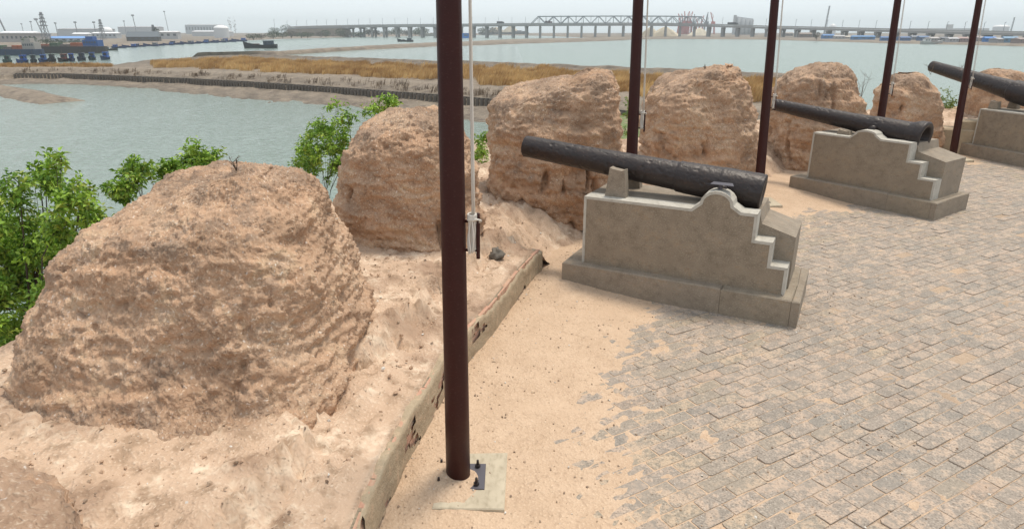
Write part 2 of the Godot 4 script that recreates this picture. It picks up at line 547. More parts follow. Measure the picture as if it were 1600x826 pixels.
# ------------------------------------------------------------------ low wall
func build_wall() -> void:
	var w := thing("low_wall", "low crumbling rendered brick wall edging the earth bank beside the nearest flagpole", "wall")
	var ii: Array[int] = []
	for i in toe_p.size():
		if toe_a[i] <= wall_len: ii.append(i)
	var nu := ii.size()
	var H := 15
	var nv := H + 4
	var V := PackedVector3Array(); V.resize(nu * nv)
	var holes := PackedByteArray(); holes.resize(nu * nv)
	for k in nu:
		var i := ii[k]
		var a := toe_a[i]
		var top := 0.315 + 0.03 * fb.get_noise_2d(a * 2.0, 5.0) + 0.02 * fb.get_noise_2d(a * 12.0, 5.0)
		var far := smoothstep(wall_len - 2.2, wall_len - 1.6, a)
		top -= far * 0.05 * (0.6 + 0.9 * fb.get_noise_2d(a * 4.0, 55.0))
		for v in nv:
			var s := 0.0
			var y := -0.06 + (top + 0.06) * minf(v, H) / H
			if v > H: s = 0.022 * (v - H)
			if v > H: y = top + 0.01 * fb.get_noise_2d(a * 9.0, v * 2.0)
			if v == H: s = 0.006
			var q := toe_p[i] + toe_n[i] * s
			s += 0.010 * fb.get_noise_2d(a * 2.0, y * 4.0) + 0.006 * fb.get_noise_2d(a * 10.0, y * 14.0)
			q = toe_p[i] + toe_n[i] * s
			V[k * nv + v] = Vector3(q.x, y, q.y)
			var hole := fb.get_noise_2d(a * 1.7 + 4.0, y * 3.0) + 0.15 * fb.get_noise_2d(a * 9.0, y * 12.0)
			if v < H and hole > 0.33: holes[k * nv + v] = 1
	obj("render_coat", grid(nu, nv, V, PackedColorArray(), false, false, holes), M.render_coat, w)
	var Vc := PackedVector3Array()
	for k in nu:
		var q := toe_p[ii[k]] + toe_n[ii[k]] * 0.030
		var q2 := toe_p[ii[k]] + toe_n[ii[k]] * 0.10
		Vc.append(Vector3(q.x, -0.05, q.y))
		Vc.append(Vector3(q.x, 0.312, q.y))
		Vc.append(Vector3(q2.x, 0.318, q2.y))
	obj("mortar_core", grid(nu, 3, Vc, PackedColorArray(), false, false), M.render_coat, w)
	var le := ii[nu - 1]
	var ev := st_new()
	var pe := toe_p[le]
	var pn2 := toe_n[le]
	var fw := Vector2(-pn2.y, pn2.x) * 0.05
	if fw.y > 0.0: fw = -fw
	hexa(ev, [pe - pn2 * 0.012 - fw, pe + pn2 * 0.16 - fw, pe + pn2 * 0.15 + fw * 0.8, pe - pn2 * 0.004 + fw], -0.06, 0.30, 0.02)
	obj("end_block", done(ev), M.render_coat, w)
	var variants: Array = []
	for k in 3:
		var st := st_new()
		var j := 0.006
		bx(st, Vector3(-0.115 + rng.randf() * j, 0.0, -0.045), Vector3(0.117 - rng.randf() * j, 0.056 - rng.randf() * j, 0.045 + rng.randf() * j), 0.005)
		variants.append(done(st))
	for course in 5:
		var a := 1.35 + (0.12 if course % 2 == 1 else 0.0)
		while a < wall_len - 0.1:
			var i := 0
			while toe_a[i] < a: i += 1
			var b := obj("brick", variants[rng.randi() % 3], M.redbrick, w)
			var q := toe_p[i] + toe_n[i] * (0.064 + 0.004 * rng.randf())
			b.position = Vector3(q.x, 0.004 + course * 0.063 + (0.006 if course == 4 else 0.0), q.y)
			b.rotation.y = atan2(-toe_n[i].y, toe_n[i].x) + PI * 0.5 + rng.randf_range(-0.02, 0.02)
			a += 0.242

# ------------------------------------------------------------------ platform
func toe_dist(p: Vector2) -> float:
	var best := 1e9
	for i in range(0, toe_p.size(), 4):
		var d := p.distance_squared_to(toe_p[i])
		if d < best: best = d
	return sqrt(best)

func sand_y(x: float, z: float, d: float) -> float:
	var y := lerpf(0.015, -0.0040, smoothstep(0.3, 1.7, d))
	y += 0.018 * exp(-d * d / 0.16)
	y += lerpf(0.010, 0.0025, smoothstep(0.6, 1.9, d)) * fb.get_noise_2d(x * 1.1, z * 1.1) + lerpf(0.006, 0.003, smoothstep(0.8, 1.9, d)) * fb.get_noise_2d(x * 4.0, z * 4.0) + lerpf(0.006, 0.004, smoothstep(0.8, 1.9, d)) * fb.get_noise_2d(x * 14.0, z * 14.0)
	var p := Vector2(x, z)
	y += 0.050 * exp(-p.distance_squared_to(Vector2(-0.47, -3.33)) / 0.035) + 0.022 * exp(-p.distance_squared_to(Vector2(-0.30, -3.22)) / 0.03)
	# drift against the outer end of the nearest gun bed
	y += 0.05 * exp(-p.distance_squared_to(Vector2(0.55, -6.6)) / 0.25)
	y += 0.06 * exp(-p.distance_squared_to(Vector2(4.8, -11.0)) / 0.5)
	return y

func build_platform() -> void:
	var st := st_new()
	st.set_color(Color(0.8, 0.8, 0.82))
	quad(st, Vector3(-1.5, -0.035, -17), Vector3(24, -0.035, -17), Vector3(24, -0.035, 6), Vector3(-1.5, -0.035, 6))
	struct("ground", done(st), M.sand)
	# sand over and between the bricks
	var xs: Array[float] = []
	var zs: Array[float] = []
	var x := -1.0
	while x < 13.0:
		xs.append(x); x += 0.045 if x < 4.5 else 0.09
	var z := -1.2
	while z > -16.8:
		zs.append(z); z -= 0.045 if z > -8.5 else 0.10
	var V := PackedVector3Array()
	var SC := PackedColorArray()
	for i in xs.size():
		for j in zs.size():
			var p := Vector2(xs[i], zs[j])
			var d := toe_dist(p) if (i % 2 == 0 and j % 2 == 0) or true else 0.0
			V.append(Vector3(p.x, sand_y(p.x, p.y, d), p.y))
			var dust := clampf((d - 1.5) * 0.55 + 1.5 * fb.get_noise_2d(p.x * 1.7, p.y * 1.7) + 0.8 * fb.get_noise_2d(p.x * 8.0, p.y * 8.0), 0.0, 1.0) * smoothstep(1.2, 2.4, d)
			SC.append(Color(1, 1, 1).lerp(Color(0.76, 0.78, 0.80), dust))
	struct("sand", grid(xs.size(), zs.size(), V, SC, false, false), M.sand)
	# bricks laid in running bond at thirty degrees
	var L := 0.262
	var W := 0.107
	var dir := Vector2(cos(deg_to_rad(30.0)), -sin(deg_to_rad(30.0)))
	var nor := Vector2(-dir.y, dir.x)
	var all: Array = []
	for r in range(-190, 130):
		for c in range(-45, 75):
			var off := 0.5 * L if r % 2 != 0 else 0.0
			var p := dir * (c * L + off) + nor * (r * W)
			if p.y > -2.0 or p.y < -15.8 or p.x < 0.0 or p.x > 2.2 - p.y * 0.86: continue
			var d := toe_dist(p)
			if d < 0.6: continue
			if d < 1.0 and fb.get_noise_2d(p.x * 2.0, p.y * 2.0) * 1.2 + (d - 0.6) * 1.2 < 0.1: continue
			if rng.randf() < 0.006: continue
			all.append([p, d])
	all.sort_custom(func(a, b): return (a[0] as Vector2).length_squared() < (b[0] as Vector2).length_squared())
	var variants: Array = []
	for k in 24:
		variants.append(brick_mesh(k, L, W))
	var pave := Node3D.new()
	pave.name = numbered("pavement")
	add_child(pave)
	pave.set_meta("kind", "structure")
	var rest := SurfaceTool.new()
	rest.begin(Mesh.PRIMITIVE_TRIANGLES)
	var ang := atan2(-dir.y, dir.x)
	var shown := 0
	for e in all:
		var p: Vector2 = e[0]
		var vi := rng.randi() % 14
		var lift := rng.randf_range(-0.002, 0.002)
		if rng.randf() < 0.035:
			vi = 14 + rng.randi() % 2
			lift = 0.006
		elif rng.randf() > ((e[1] as float) - 0.8) / 3.0:
			vi = 16 + rng.randi() % 8   # bricks with sand trodden into them
		var tilt := Vector3(rng.randf_range(-0.016, 0.016), ang + rng.randf_range(-0.02, 0.02), rng.randf_range(-0.008, 0.008))
		var b := Basis.from_euler(tilt)
		var tr := Transform3D(b, Vector3(p.x, lift, p.y))
		var infr := p.x < -p.y * 0.93 + 0.2 and p.y < -2.7
		if shown < 300 and infr:
			shown += 1
			var o := obj("brick", variants[vi], M.paver, pave)
			o.transform = tr
		else:
			rest.append_from(variants[vi], 0, tr)
	var ro := obj("brick_paving", rest.commit(), M.paver, pave)
	ro.set_meta("kind", "stuff")
	# crumbs of earth and grit
	var cr := st_new()
	var rad := 1.0
	var ps: Array = []
	for k in 6:
		var t := TAU * k / 6
		ps.append(Vector3(cos(t), 0.25 * sin(k * 2.3), sin(t)))
	for k in 6:
		tri(cr, ps[k], Vector3(0.1, 0.8, 0.0), ps[(k + 1) % 6])
		tri(cr, ps[(k + 1) % 6], Vector3(0, -0.6, 0.1), ps[k])
	var mm := MultiMesh.new()
	mm.transform_format = MultiMesh.TRANSFORM_3D
	mm.use_colors = true
	mm.mesh = done(cr)
	var T: Array = []
	var Cc: Array = []
	# clods fallen round the feet of the nearest mounds
	for e in [[-2.3, -4.3, 1.45, 1.45, 380], [-1.05, -7.0, 0.85, 0.95, 180], [0.55, -9.0, 1.0, 0.95, 150]]:
		for k in int(e[4]):
			var th := rng.randf() * TAU
			var kk := pow(pow(absf(cos(th)), 3.0) + pow(absf(sin(th)), 3.0), -1.0 / 3.0) * (1.0 + absf(rng.randfn()) * 0.10)
			var q := Vector2(e[0] + cos(th) * kk * e[2], e[1] + sin(th) * kk * e[3])
			var bi := 0
			var bd := 1e9
			for i in range(0, toe_p.size(), 3):
				var dd := q.distance_squared_to(toe_p[i])
				if dd < bd:
					bd = dd; bi = i
			var s := (q - toe_p[bi]).dot(toe_n[bi])
			if s < 0.1 or s > 2.8: continue
			var r := 0.004 + 0.017 * pow(rng.randf(), 4.0)
			var bs := Basis.from_euler(Vector3(rng.randf() * 6.0, rng.randf() * 6.0, rng.randf() * 6.0)).scaled(Vector3(r, r * 0.8, r * 1.2))
			T.append(Transform3D(bs, Vector3(q.x, bank_y(toe_a[bi], s, q.x, q.y) + r * 0.25, q.y)))
			Cc.append(Color(0.50, 0.35, 0.24).lerp(Color(0.36, 0.235, 0.155), rng.randf()))
	while T.size() < 9500:
		var i := rng.randi_range(5, toe_p.size() - 2)
		var s := -pow(rng.randf(), 1.6) * 3.5 if rng.randf() < 0.62 else rng.randf_range(0.15, 2.6)
		var q := toe_p[i] + toe_n[i] * s
		if q.y < -9.5: continue
		var y := bank_y(toe_a[i], s, q.x, q.y) if s > 0.0 else maxf(sand_y(q.x, q.y, -s), 0.0)
		var r := 0.0022 + 0.008 * pow(rng.randf(), 5.0)
		if s > 0.0: r *= 1.5
		var bs := Basis.from_euler(Vector3(rng.randf() * 6.0, rng.randf() * 6.0, rng.randf() * 6.0)).scaled(Vector3(r, r * 0.8, r * 1.2))
		T.append(Transform3D(bs, Vector3(q.x, y + r * 0.4, q.y)))
		var g := rng.randf()
		Cc.append(Color(0.50, 0.37, 0.26).lerp(Color(0.22, 0.155, 0.11), g) if rng.randf() < 0.85 else Color(0.62, 0.58, 0.52))
	mm.instance_count = T.size()
	for k in T.size():
		mm.set_instance_transform(k, T[k])
		mm.set_instance_color(k, Cc[k])
	var mi := MultiMeshInstance3D.new()
	mi.multimesh = mm
	mi.material_override = mat(Color.WHITE, 0.95, true)
	mi.name = numbered("grit")
	add_child(mi)
	mi.set_meta("kind", "stuff")
	tag(mi, "loose crumbs of earth and grit scattered on the sand and bank", "grit")

func brick_mesh(k: int, L: float, W: float) -> ArrayMesh:
	var st := st_new()
	var r := RandomNumberGenerator.new()
	r.seed = 900 + k
	var g := r.randf_range(0.88, 1.10)
	var warm := r.randf_range(-0.05, 0.06)
	if k >= 14: g = 1.22
	var dusty := Color(1, 1, 1)
	if k >= 16:
		g = r.randf_range(1.0, 1.15)
		dusty = Color(1.16, 1.06, 0.93)
	st.set_color(Color(g * (1.0 + warm) * dusty.r, g * dusty.g, g * (1.0 - warm * 0.7) * dusty.b))
	var lx := L * 0.5 - 0.001
	var lz := W * 0.5 - 0.001
	var f: Array = []
	for c in [[-1, -1], [1, -1], [1, 1], [-1, 1]]:
		f.append(Vector2(c[0] * (lx - r.randf() * 0.006), c[1] * (lz - r.randf() * 0.005)))
		if r.randf() < 0.35:   # worn corner
			var p: Vector2 = f.pop_back()
			var e1 := Vector2(-c[0] * r.randf_range(0.01, 0.03), 0)
			var e2 := Vector2(0, -c[1] * r.randf_range(0.006, 0.02))
			if c[0] * c[1] > 0:
				f.append(p + e2); f.append(p + e1)
			else:
				f.append(p + e1); f.append(p + e2)
	hexa(st, f, -0.03, 0.0, 0.0022)
	return done(st)

# ------------------------------------------------------------------ gun beds and guns
func inset(P: PackedVector2Array, d: float) -> PackedVector2Array:
	var out := PackedVector2Array()
	var n := P.size()
	for i in n:
		var e1 := (P[i] - P[(i + n - 1) % n]).normalized()
		var e2 := (P[(i + 1) % n] - P[i]).normalized()
		var n1 := Vector2(-e1.y, e1.x)
		var n2 := Vector2(-e2.y, e2.x)
		var m := (n1 + n2).normalized()
		out.append(P[i] + m * d / maxf(0.35, m.dot(n1)))
	return out

# cheek: profile counter-clockwise in (u, y)
func gun_bed(at: Vector3, theta: float, Ls: float, Ws: float, cheek: PackedVector2Array, deck: float, slope: Array, posts: Array, label: String) -> Node3D:
	var o := thing("cannon_pedestal", label, "pedestal", at, -theta, "stepped concrete gun beds")
	var cuts := [0.0, Ls * 0.70, Ls - 0.075, Ls]
	for k in 3:
		var st := st_new()
		st.set_color(Color(1.12, 1.1, 1.06) if k != 1 else Color(1.02, 1.0, 0.98))
		var g := 0.003 if k > 0 else 0.0
		var jag := 0.012 if k > 0 else 0.0
		var jag2 := 0.012 if k < 2 else 0.0
		var f := [Vector2(cuts[k] + g, 0.0), Vector2(cuts[k + 1], 0.0), Vector2(cuts[k + 1] + jag2, -Ws * 0.45), Vector2(cuts[k + 1] - jag2, -Ws), Vector2(cuts[k] + g - jag, -Ws), Vector2(cuts[k] + g + jag, -Ws * 0.45)]
		f.reverse()
		hexa(st, f, -0.05, 0.265 - 0.003 * k, 0.012)
		obj("base_slab", done(st), M.concrete, o)
	# core block with sloping tail
	var u0: float = cheek[0].x
	var st := st_new()
	st.set_color(Color(1.1, 1.08, 1.04))
	var w0 := 0.11
	var core := PackedVector2Array([Vector2(u0 + 0.002, 0.25), Vector2(slope[2], 0.25), Vector2(slope[2], slope[3]), Vector2(slope[0], slope[1]), Vector2(slope[0] - 0.03, deck), Vector2(u0 + 0.002, deck)])
	ext(st, core, w0 + 0.20, Ws - w0)
	obj("core_block", done(st), M.concrete, o)
	st = st_new()
	st.set_color(Color(0.98, 0.96, 0.92))
	ext(st, cheek, w0, w0 + 0.20)
	obj("side_panel", done(st), M.concrete, o)
	# raised pale border round the panel
	st = st_new()
	var inn := inset(cheek, 0.026)
	for i in cheek.size():
		var j := (i + 1) % cheek.size()
		if cheek[i].y < 0.3 and cheek[j].y < 0.3: continue
		var a := cheek[i]
		var b := cheek[j]
		var c := inn[j]
		var d := inn[i]
		var zf := -w0 + 0.004
		var e := 0.002
		var nrm := Vector2((b - a).y, -(b - a).x).normalized() * e
		quad(st, Vector3(a.x + nrm.x, a.y + nrm.y, zf), Vector3(d.x, d.y, zf), Vector3(c.x, c.y, zf), Vector3(b.x + nrm.x, b.y + nrm.y, zf))
		quad(st, Vector3(d.x, d.y, zf), Vector3(d.x, d.y, -w0 - 0.001), Vector3(c.x, c.y, -w0 - 0.001), Vector3(c.x, c.y, zf))
		quad(st, Vector3(a.x + nrm.x, a.y + nrm.y, -w0 - 0.20), Vector3(a.x + nrm.x, a.y + nrm.y, zf), Vector3(b.x + nrm.x, b.y + nrm.y, zf), Vector3(b.x + nrm.x, b.y + nrm.y, -w0 - 0.20))
	obj("border", done(st), M.trim, o)
	# hump on the far side and the two forward posts
	st = st_new()
	st.set_color(Color(1.05, 1.03, 1.0))
	var hump := PackedVector2Array()
	for p in cheek:
		if p.y > deck + 0.02: hump.append(p)
	if hump.size() > 2:
		var lo := hump[0].x
		var hi := hump[0].x
		for p in hump:
			lo = minf(lo, p.x); hi = maxf(hi, p.x)
		hump.append(Vector2(lo - 0.03, deck - 0.05)); hump.append(Vector2(hi + 0.03, deck - 0.05))
		ext(st, hump, Ws - w0 - 0.203, Ws - w0 - 0.003)
		obj("hump", done(st), M.concrete, o)
	for w in posts[0]:
		st = st_new()
		st.set_color(Color(1.12, 1.1, 1.04))
		var pu: float = posts[1]
		var ph: float = posts[2]
		var poly := PackedVector2Array([Vector2(pu - 0.115, deck - 0.02), Vector2(pu + 0.115, deck - 0.02), Vector2(pu + 0.085, ph - 0.01), Vector2(pu + 0.05, ph - 0.025), Vector2(pu - 0.04, ph - 0.012), Vector2(pu - 0.075, ph)])
		ext(st, poly, w, w + 0.10)
		obj("post", done(st), M.concrete, o)
	return o

# rows: [u, centre height, radius]
func gun(at: Vector3, theta: float, w: float, rows: Array, trun_u: float, label: String, bore_in: float, seed_: int) -> Node3D:
	var o := thing("cannon", label, "cannon", at, -theta, "old iron cannons on the rampart")
	var nth := 110
	var prof: Array = []
	for i in rows.size() - 1:
		var a: Array = rows[i]
		var b: Array = rows[i + 1]
		var n := maxi(1, int(ceil(absf(b[0] - a[0]) / 0.014)))
		for k in n:
			var t := float(k) / n
			prof.append([lerpf(a[0], b[0], t), lerpf(a[1], b[1], t), lerpf(a[2], b[2], t)])
	prof.append(rows[rows.size() - 1])
	var V := PackedVector3Array()
	var slope := (rows[0][1] - rows[rows.size() - 1][1]) / (rows[0][0] - rows[rows.size() - 1][0]) as float
	var ax := Vector3(1, slope, 0).normalized()
	var upv := Vector3(-slope, 1, 0).normalized()
	for p in prof:
		for j in nth:
			var t := TAU * j / nth
			var dirv := upv * cos(t) + Vector3(0, 0, 1) * sin(t)
			var r: float = p[2]
			var q := Vector3(p[0] * 4.0 + seed_ * 9.0, cos(t) * r * 4.0, sin(t) * r * 4.0)
			var dd := 0.003 * fb.get_noise_3d(q.x * 0.8, q.y * 0.8, q.z * 0.8) + 0.0028 * fb.get_noise_3d(q.x * 6.0, q.y * 6.0, q.z * 6.0)
			dd -= 0.007 * smoothstep(0.45, 0.75, sx.get_noise_3d(q.x * 4.0, q.y * 4.0, q.z * 4.0))
			if r < 0.005: dd = 0.0
			V.append(Vector3(p[0], p[1], -w) + dirv * maxf(0.0, r + dd))
	obj("barrel", grid(prof.size(), nth, V, PackedColorArray(), true, true), M.iron, o)
	# trunnions resting on the humps
	var st := st_new(true)
	var cy := 0.0
	for i in prof.size():
		if prof[i][0] > trun_u:
			cy = prof[i][1]; break
	tube(st, [Vector3(trun_u, cy, -w + 0.10), Vector3(trun_u, cy, -w + 0.245)], 0.05, 0.047, 18)
	obj("trunnion", done(st), M.iron, o)
	st = st_new(true)
	tube(st, [Vector3(trun_u, cy, -w - 0.10), Vector3(trun_u, cy, -w - 0.245)], 0.05, 0.047, 18)
	obj("trunnion", done(st), M.iron, o)
	return o

# ------------------------------------------------------------------ flagpoles
func make_pole() -> Node3D:
	var o := thing("flagpole", "x", "flagpole")
	var st := st_new(true)
	var pts: Array = []
	for k in 14: pts.append(Vector3(0, 0.01 + k * 0.55, 0))
	tube(st, pts, 0.0735, 0.040, 36)
	obj("pole", done(st), M.pole, o)
	st = st_new()
	bx(st, Vector3(-0.15, 0.0365, -0.12), Vector3(0.165, 0.044, 0.12), 0.002)
	obj("flange", done(st), M.steel, o)
	for c in [Vector2(0.115, -0.085), Vector2(0.115, 0.085), Vector2(-0.11, -0.085), Vector2(-0.11, 0.085)]:
		st = st_new()
		tube(st, [Vector3(c.x, 0.045, c.y), Vector3(c.x, 0.062, c.y)], 0.017, 0.017, 6)
		tube(st, [Vector3(c.x, 0.06, c.y), Vector3(c.x, 0.095, c.y)], 0.009, 0.007, 8)
		obj("bolt", done(st), M.iron, o)
	st = st_new()
	hexa(st, [Vector2(-0.12, -0.23), Vector2(0.30, -0.25), Vector2(0.285, 0.285), Vector2(-0.13, 0.28)], -0.03, 0.036, 0.006)
	obj("concrete_pad", done(st), M.pad, o)
	for y in [1.50, 1.66]:
		st = st_new(true)
		tube(st, [Vector3(0.055, y, 0.01), Vector3(0.135, y, 0.02)], 0.0085, 0.0085, 10)
		obj("cleat_arm", done(st), M.pole, o)
	st = st_new(true)
	tube(st, [Vector3(0.132, 1.455, 0.02), Vector3(0.132, 1.47, 0.02), Vector3(0.132, 1.69, 0.02), Vector3(0.132, 1.705, 0.02)], 0.0105, 0.0105, 12)
	obj("cleat_bar", done(st), M.pole, o)
	return o

func make_rope() -> Node3D:
	var o := thing("halyard_rope", "x", "rope")
	for dx in [0.0, 0.011]:
		var st := st_new(true)
		var pts: Array = []
		for k in 24:
			var t := k / 23.0
			pts.append(Vector3(0.104 + dx - 0.035 * t * t - 0.012 * sin(t * PI) * (1.0 if dx > 0 else 0.4), 1.69 + t * 5.0, 0.03 + 0.012 * dx / 0.011))
		tube(st, pts, 0.0048, 0.0048, 6)
		obj("line", done(st), M.rope, o)
	# figure-of-eight turns hanging on the cleat
	var st := st_new(true)
	for k in 7:
		var x := 0.083 + k * 0.006
		var zz := 0.030 + 0.012 * sin(k * 1.9)
		var pts: Array = []
		for i in 9:
			var t := i / 8.0
			pts.append(Vector3(x + 0.004 * sin(t * 7.0 + k), lerpf(1.69, 1.485 + 0.006 * (k % 3), t), zz + 0.004 * cos(t * 6.0 + k)))
		tube(st, pts, 0.005, 0.005, 6)
	obj("coil", done(st), M.rope, o)
	st = st_new(true)
	for k in 4:
		var pts: Array = []
		for i in 13:
			var t := TAU * i / 12.0
			pts.append(Vector3(0.102 + 0.022 * cos(t), 1.672 + k * 0.010 + 0.004 * sin(t + k), 0.034 + 0.018 * sin(t)))
		tube(st, pts, 0.0052, 0.0052, 6, false)
	var lp: Array = []
	for i in 13:
		var t := TAU * i / 12.0
		lp.append(Vector3(0.126 + 0.022 * cos(t), 1.668 + 0.012 * sin(t), 0.038 + 0.016 * sin(t)))
	tube(st, lp, 0.0055, 0.0055, 6, false)
	obj("knot", done(st), M.rope, o)
	return o

# ------------------------------------------------------------------ plants
# blobs: [centre, radius]; leaves are small folded blades on sprigs
func plant(n: String, at: Vector3, blobs: Array, leaves: int, leaf: float, c0: Color, c1: Color, label: String, category: String, seed_: int, trunk := 0.05) -> void:
	var o := thing(n, label, category, at)
	var r := RandomNumberGenerator.new()
	r.seed = seed_
	var st := st_new(true)
	var top: Vector3 = Vector3.ZERO
	for b in blobs: top += (b[0] - at) / blobs.size()
	var mids: Array = []
	for k in 5:
		var t := k / 4.0
		mids.append(Vector3(top.x * t * t, top.y * t * 0.75, top.z * t * t) + Vector3(sin(t * 4.0 + seed_) * 0.06, 0, cos(t * 3.0) * 0.05) * minf(1.0, t * 3.0))
	tube(st, mids, trunk, trunk * 0.45, 8)
	for bi in blobs.size():
		var b: Array = blobs[bi]
		if bi % 2 == 1: continue
		var e: Vector3 = b[0] - at
		var s: Vector3 = mids[2] if r.randf() < 0.6 else mids[3]
		var pts: Array = []
		for k in 5:
			var t := k / 4.0
			pts.append(s.lerp(e, t) + Vector3(r.randf_range(-1, 1), r.randf_range(-0.4, 1), r.randf_range(-1, 1)) * 0.22 * sin(t * PI))
		tube(st, pts, trunk * 0.26, trunk * 0.07, 5)
		for q in 3:
			var dv: Vector3 = Vector3(r.randfn(), absf(r.randfn()) * 0.8 + 0.2, r.randfn()).normalized() * float(b[1]) * 1.05
			var f: Vector3 = pts[2 + r.randi() % 3]
			tube(st, [f, f.lerp(e + dv, 0.5) + Vector3(0.01, 0.03, 0), e + dv * 0.85], trunk * 0.07, 0.0015, 4)
	obj("trunk", done(st), M.bark, o)
	var lf := SurfaceTool.new()
	var subs: Array = []
	for b in blobs:
		for k in 6:
			var dv := Vector3(r.randfn(), r.randfn(), r.randfn()).normalized() * float(b[1]) * r.randf_range(0.3, 1.1)
			subs.append([b[0] + dv, float(b[1]) * r.randf_range(0.22, 0.5)])
	blobs = subs
	lf.begin(Mesh.PRIMITIVE_TRIANGLES)
	lf.set_smooth_group(-1)
	var tot := 0.0
	for b in blobs: tot += pow(b[1], 2.0)
	for b in blobs:
		var cnt := int(leaves * pow(b[1], 2.0) / tot / 8.0)
		for k in cnt:
			var dv := Vector3(r.randfn(), r.randfn(), r.randfn()).normalized()
			var rad: float = b[1] * pow(r.randf(), 0.45)
			if sx.get_noise_3d(b[0].x * 3.0 + dv.x * 2.2, b[0].y * 3.0 + dv.y * 2.2, dv.z * 2.2 + seed_) < -0.28: continue
			if r.randf() < 0.14: rad *= 1.3
			var p: Vector3 = b[0] - at + dv * rad
			var ax := (dv * 0.7 + Vector3(r.randfn() * 0.5, 0.55 + r.randfn() * 0.4, r.randfn() * 0.5)).normalized()
			var sl := leaf * r.randf_range(1.6, 2.8)
			var cc := c0.lerp(c1, r.randf())
			if r.randf() < 0.12: cc = cc.lerp(Color(0.42, 0.42, 0.08), 0.5)
			for q in 8:
				var t := (q + 0.5) / 8.0
				var base := p + ax * sl * (t - 0.4)
				var ld := (ax * 0.55 + Vector3(r.randfn(), r.randfn() * 0.7 - 0.15, r.randfn()).normalized()).normalized()
				var sd := ld.cross(Vector3(r.randfn(), r.randfn() + 1.5, r.randfn())).normalized()
				var ln := leaf * r.randf_range(0.65, 1.15)
				var wd := ln * 0.23
				var nn := sd.cross(ld) * wd * 0.35
				var tip := base + ld * ln - Vector3(0, ln * 0.18, 0)
				var md := base + ld * ln * 0.45
				lf.set_color(cc * r.randf_range(0.75, 1.25))
				tri(lf, base, md + sd * wd + nn, tip)
				tri(lf, base, tip, md - sd * wd + nn)
	obj("crown", done(lf), M.leaf, o)

func weed(at: Vector3, h: float, label: String, seed_: int) -> void:
	var r := RandomNumberGenerator.new()
	r.seed = seed_
	var st := st_new(true)
	for k in 5:
		var d := Vector3(r.randfn() * 0.35, 1.0, r.randfn() * 0.35).normalized()
		var e := d * h * r.randf_range(0.6, 1.0)
		tube(st, [Vector3.ZERO, e * 0.5 + Vector3(0.004, 0, 0), e], 0.004, 0.0018, 4)
		for q in 3:
			var f := e * r.randf_range(0.55, 1.0)
			var g := Vector3(r.randfn(), 0.4 + r.randf(), r.randfn()).normalized() * h * 0.28
			tube(st, [f, f + g], 0.002, 0.0014, 4)
	var o := obj("dry_weed", done(st), M.twig)
	o.position = at
	tag(o, label, "weed", "dry weeds on the mounds")

# ------------------------------------------------------------------ far scenery
# lofted land: rows of points from front to back, smoothed and roughened
func loft(n: String, rows: Array, m: Material, su: int, sv: Array, amp: float, freq: float, tones: Array) -> MeshInstance3D:
	var nc: int = rows[0].size()
	var nu := (nc - 1) * su + 1
	var lines: Array = []
	var tl: Array = []
	for r in rows.size() - 1:
		for k in sv[r]:
			lines.append([r, float(k) / sv[r]])
	lines.append([rows.size() - 2, 1.0])
	var nv := lines.size()
	var V := PackedVector3Array(); V.resize(nu * nv)
	var C := PackedColorArray(); C.resize(nu * nv)
	for i in nu:
		var c := mini(i / su, nc - 2)
		var t := float(i - c * su) / su
		for j in nv:
			var r: int = lines[j][0]
			var a: Vector3 = rows[r][c].lerp(rows[r][c + 1], t)
			var b: Vector3 = rows[r + 1][c].lerp(rows[r + 1][c + 1], t)
			var p := a.lerp(b, lines[j][1])
			var y := amp * fb.get_noise_2d(p.x * freq, p.z * freq) + amp * 0.5 * fb.get_noise_2d(p.x * freq * 5.0, p.z * freq * 5.0)
			var sh := amp * 4.0 * fb.get_noise_2d(p.x * freq * 1.3 + 90.0, p.z * freq * 1.3)
			V[i * nv + j] = p + Vector3(sh * 0.3, y, sh)
			var g := lerpf(tones[r], tones[r + 1], lines[j][1]) * (1.0 + 0.5 * fb.get_noise_2d(p.x * freq * 3.0, p.z * freq * 3.0 + 20.0))
			C[i * nv + j] = Color(g, g, g)
	return struct(n, grid(nu, nv, V, C, false, false), m)

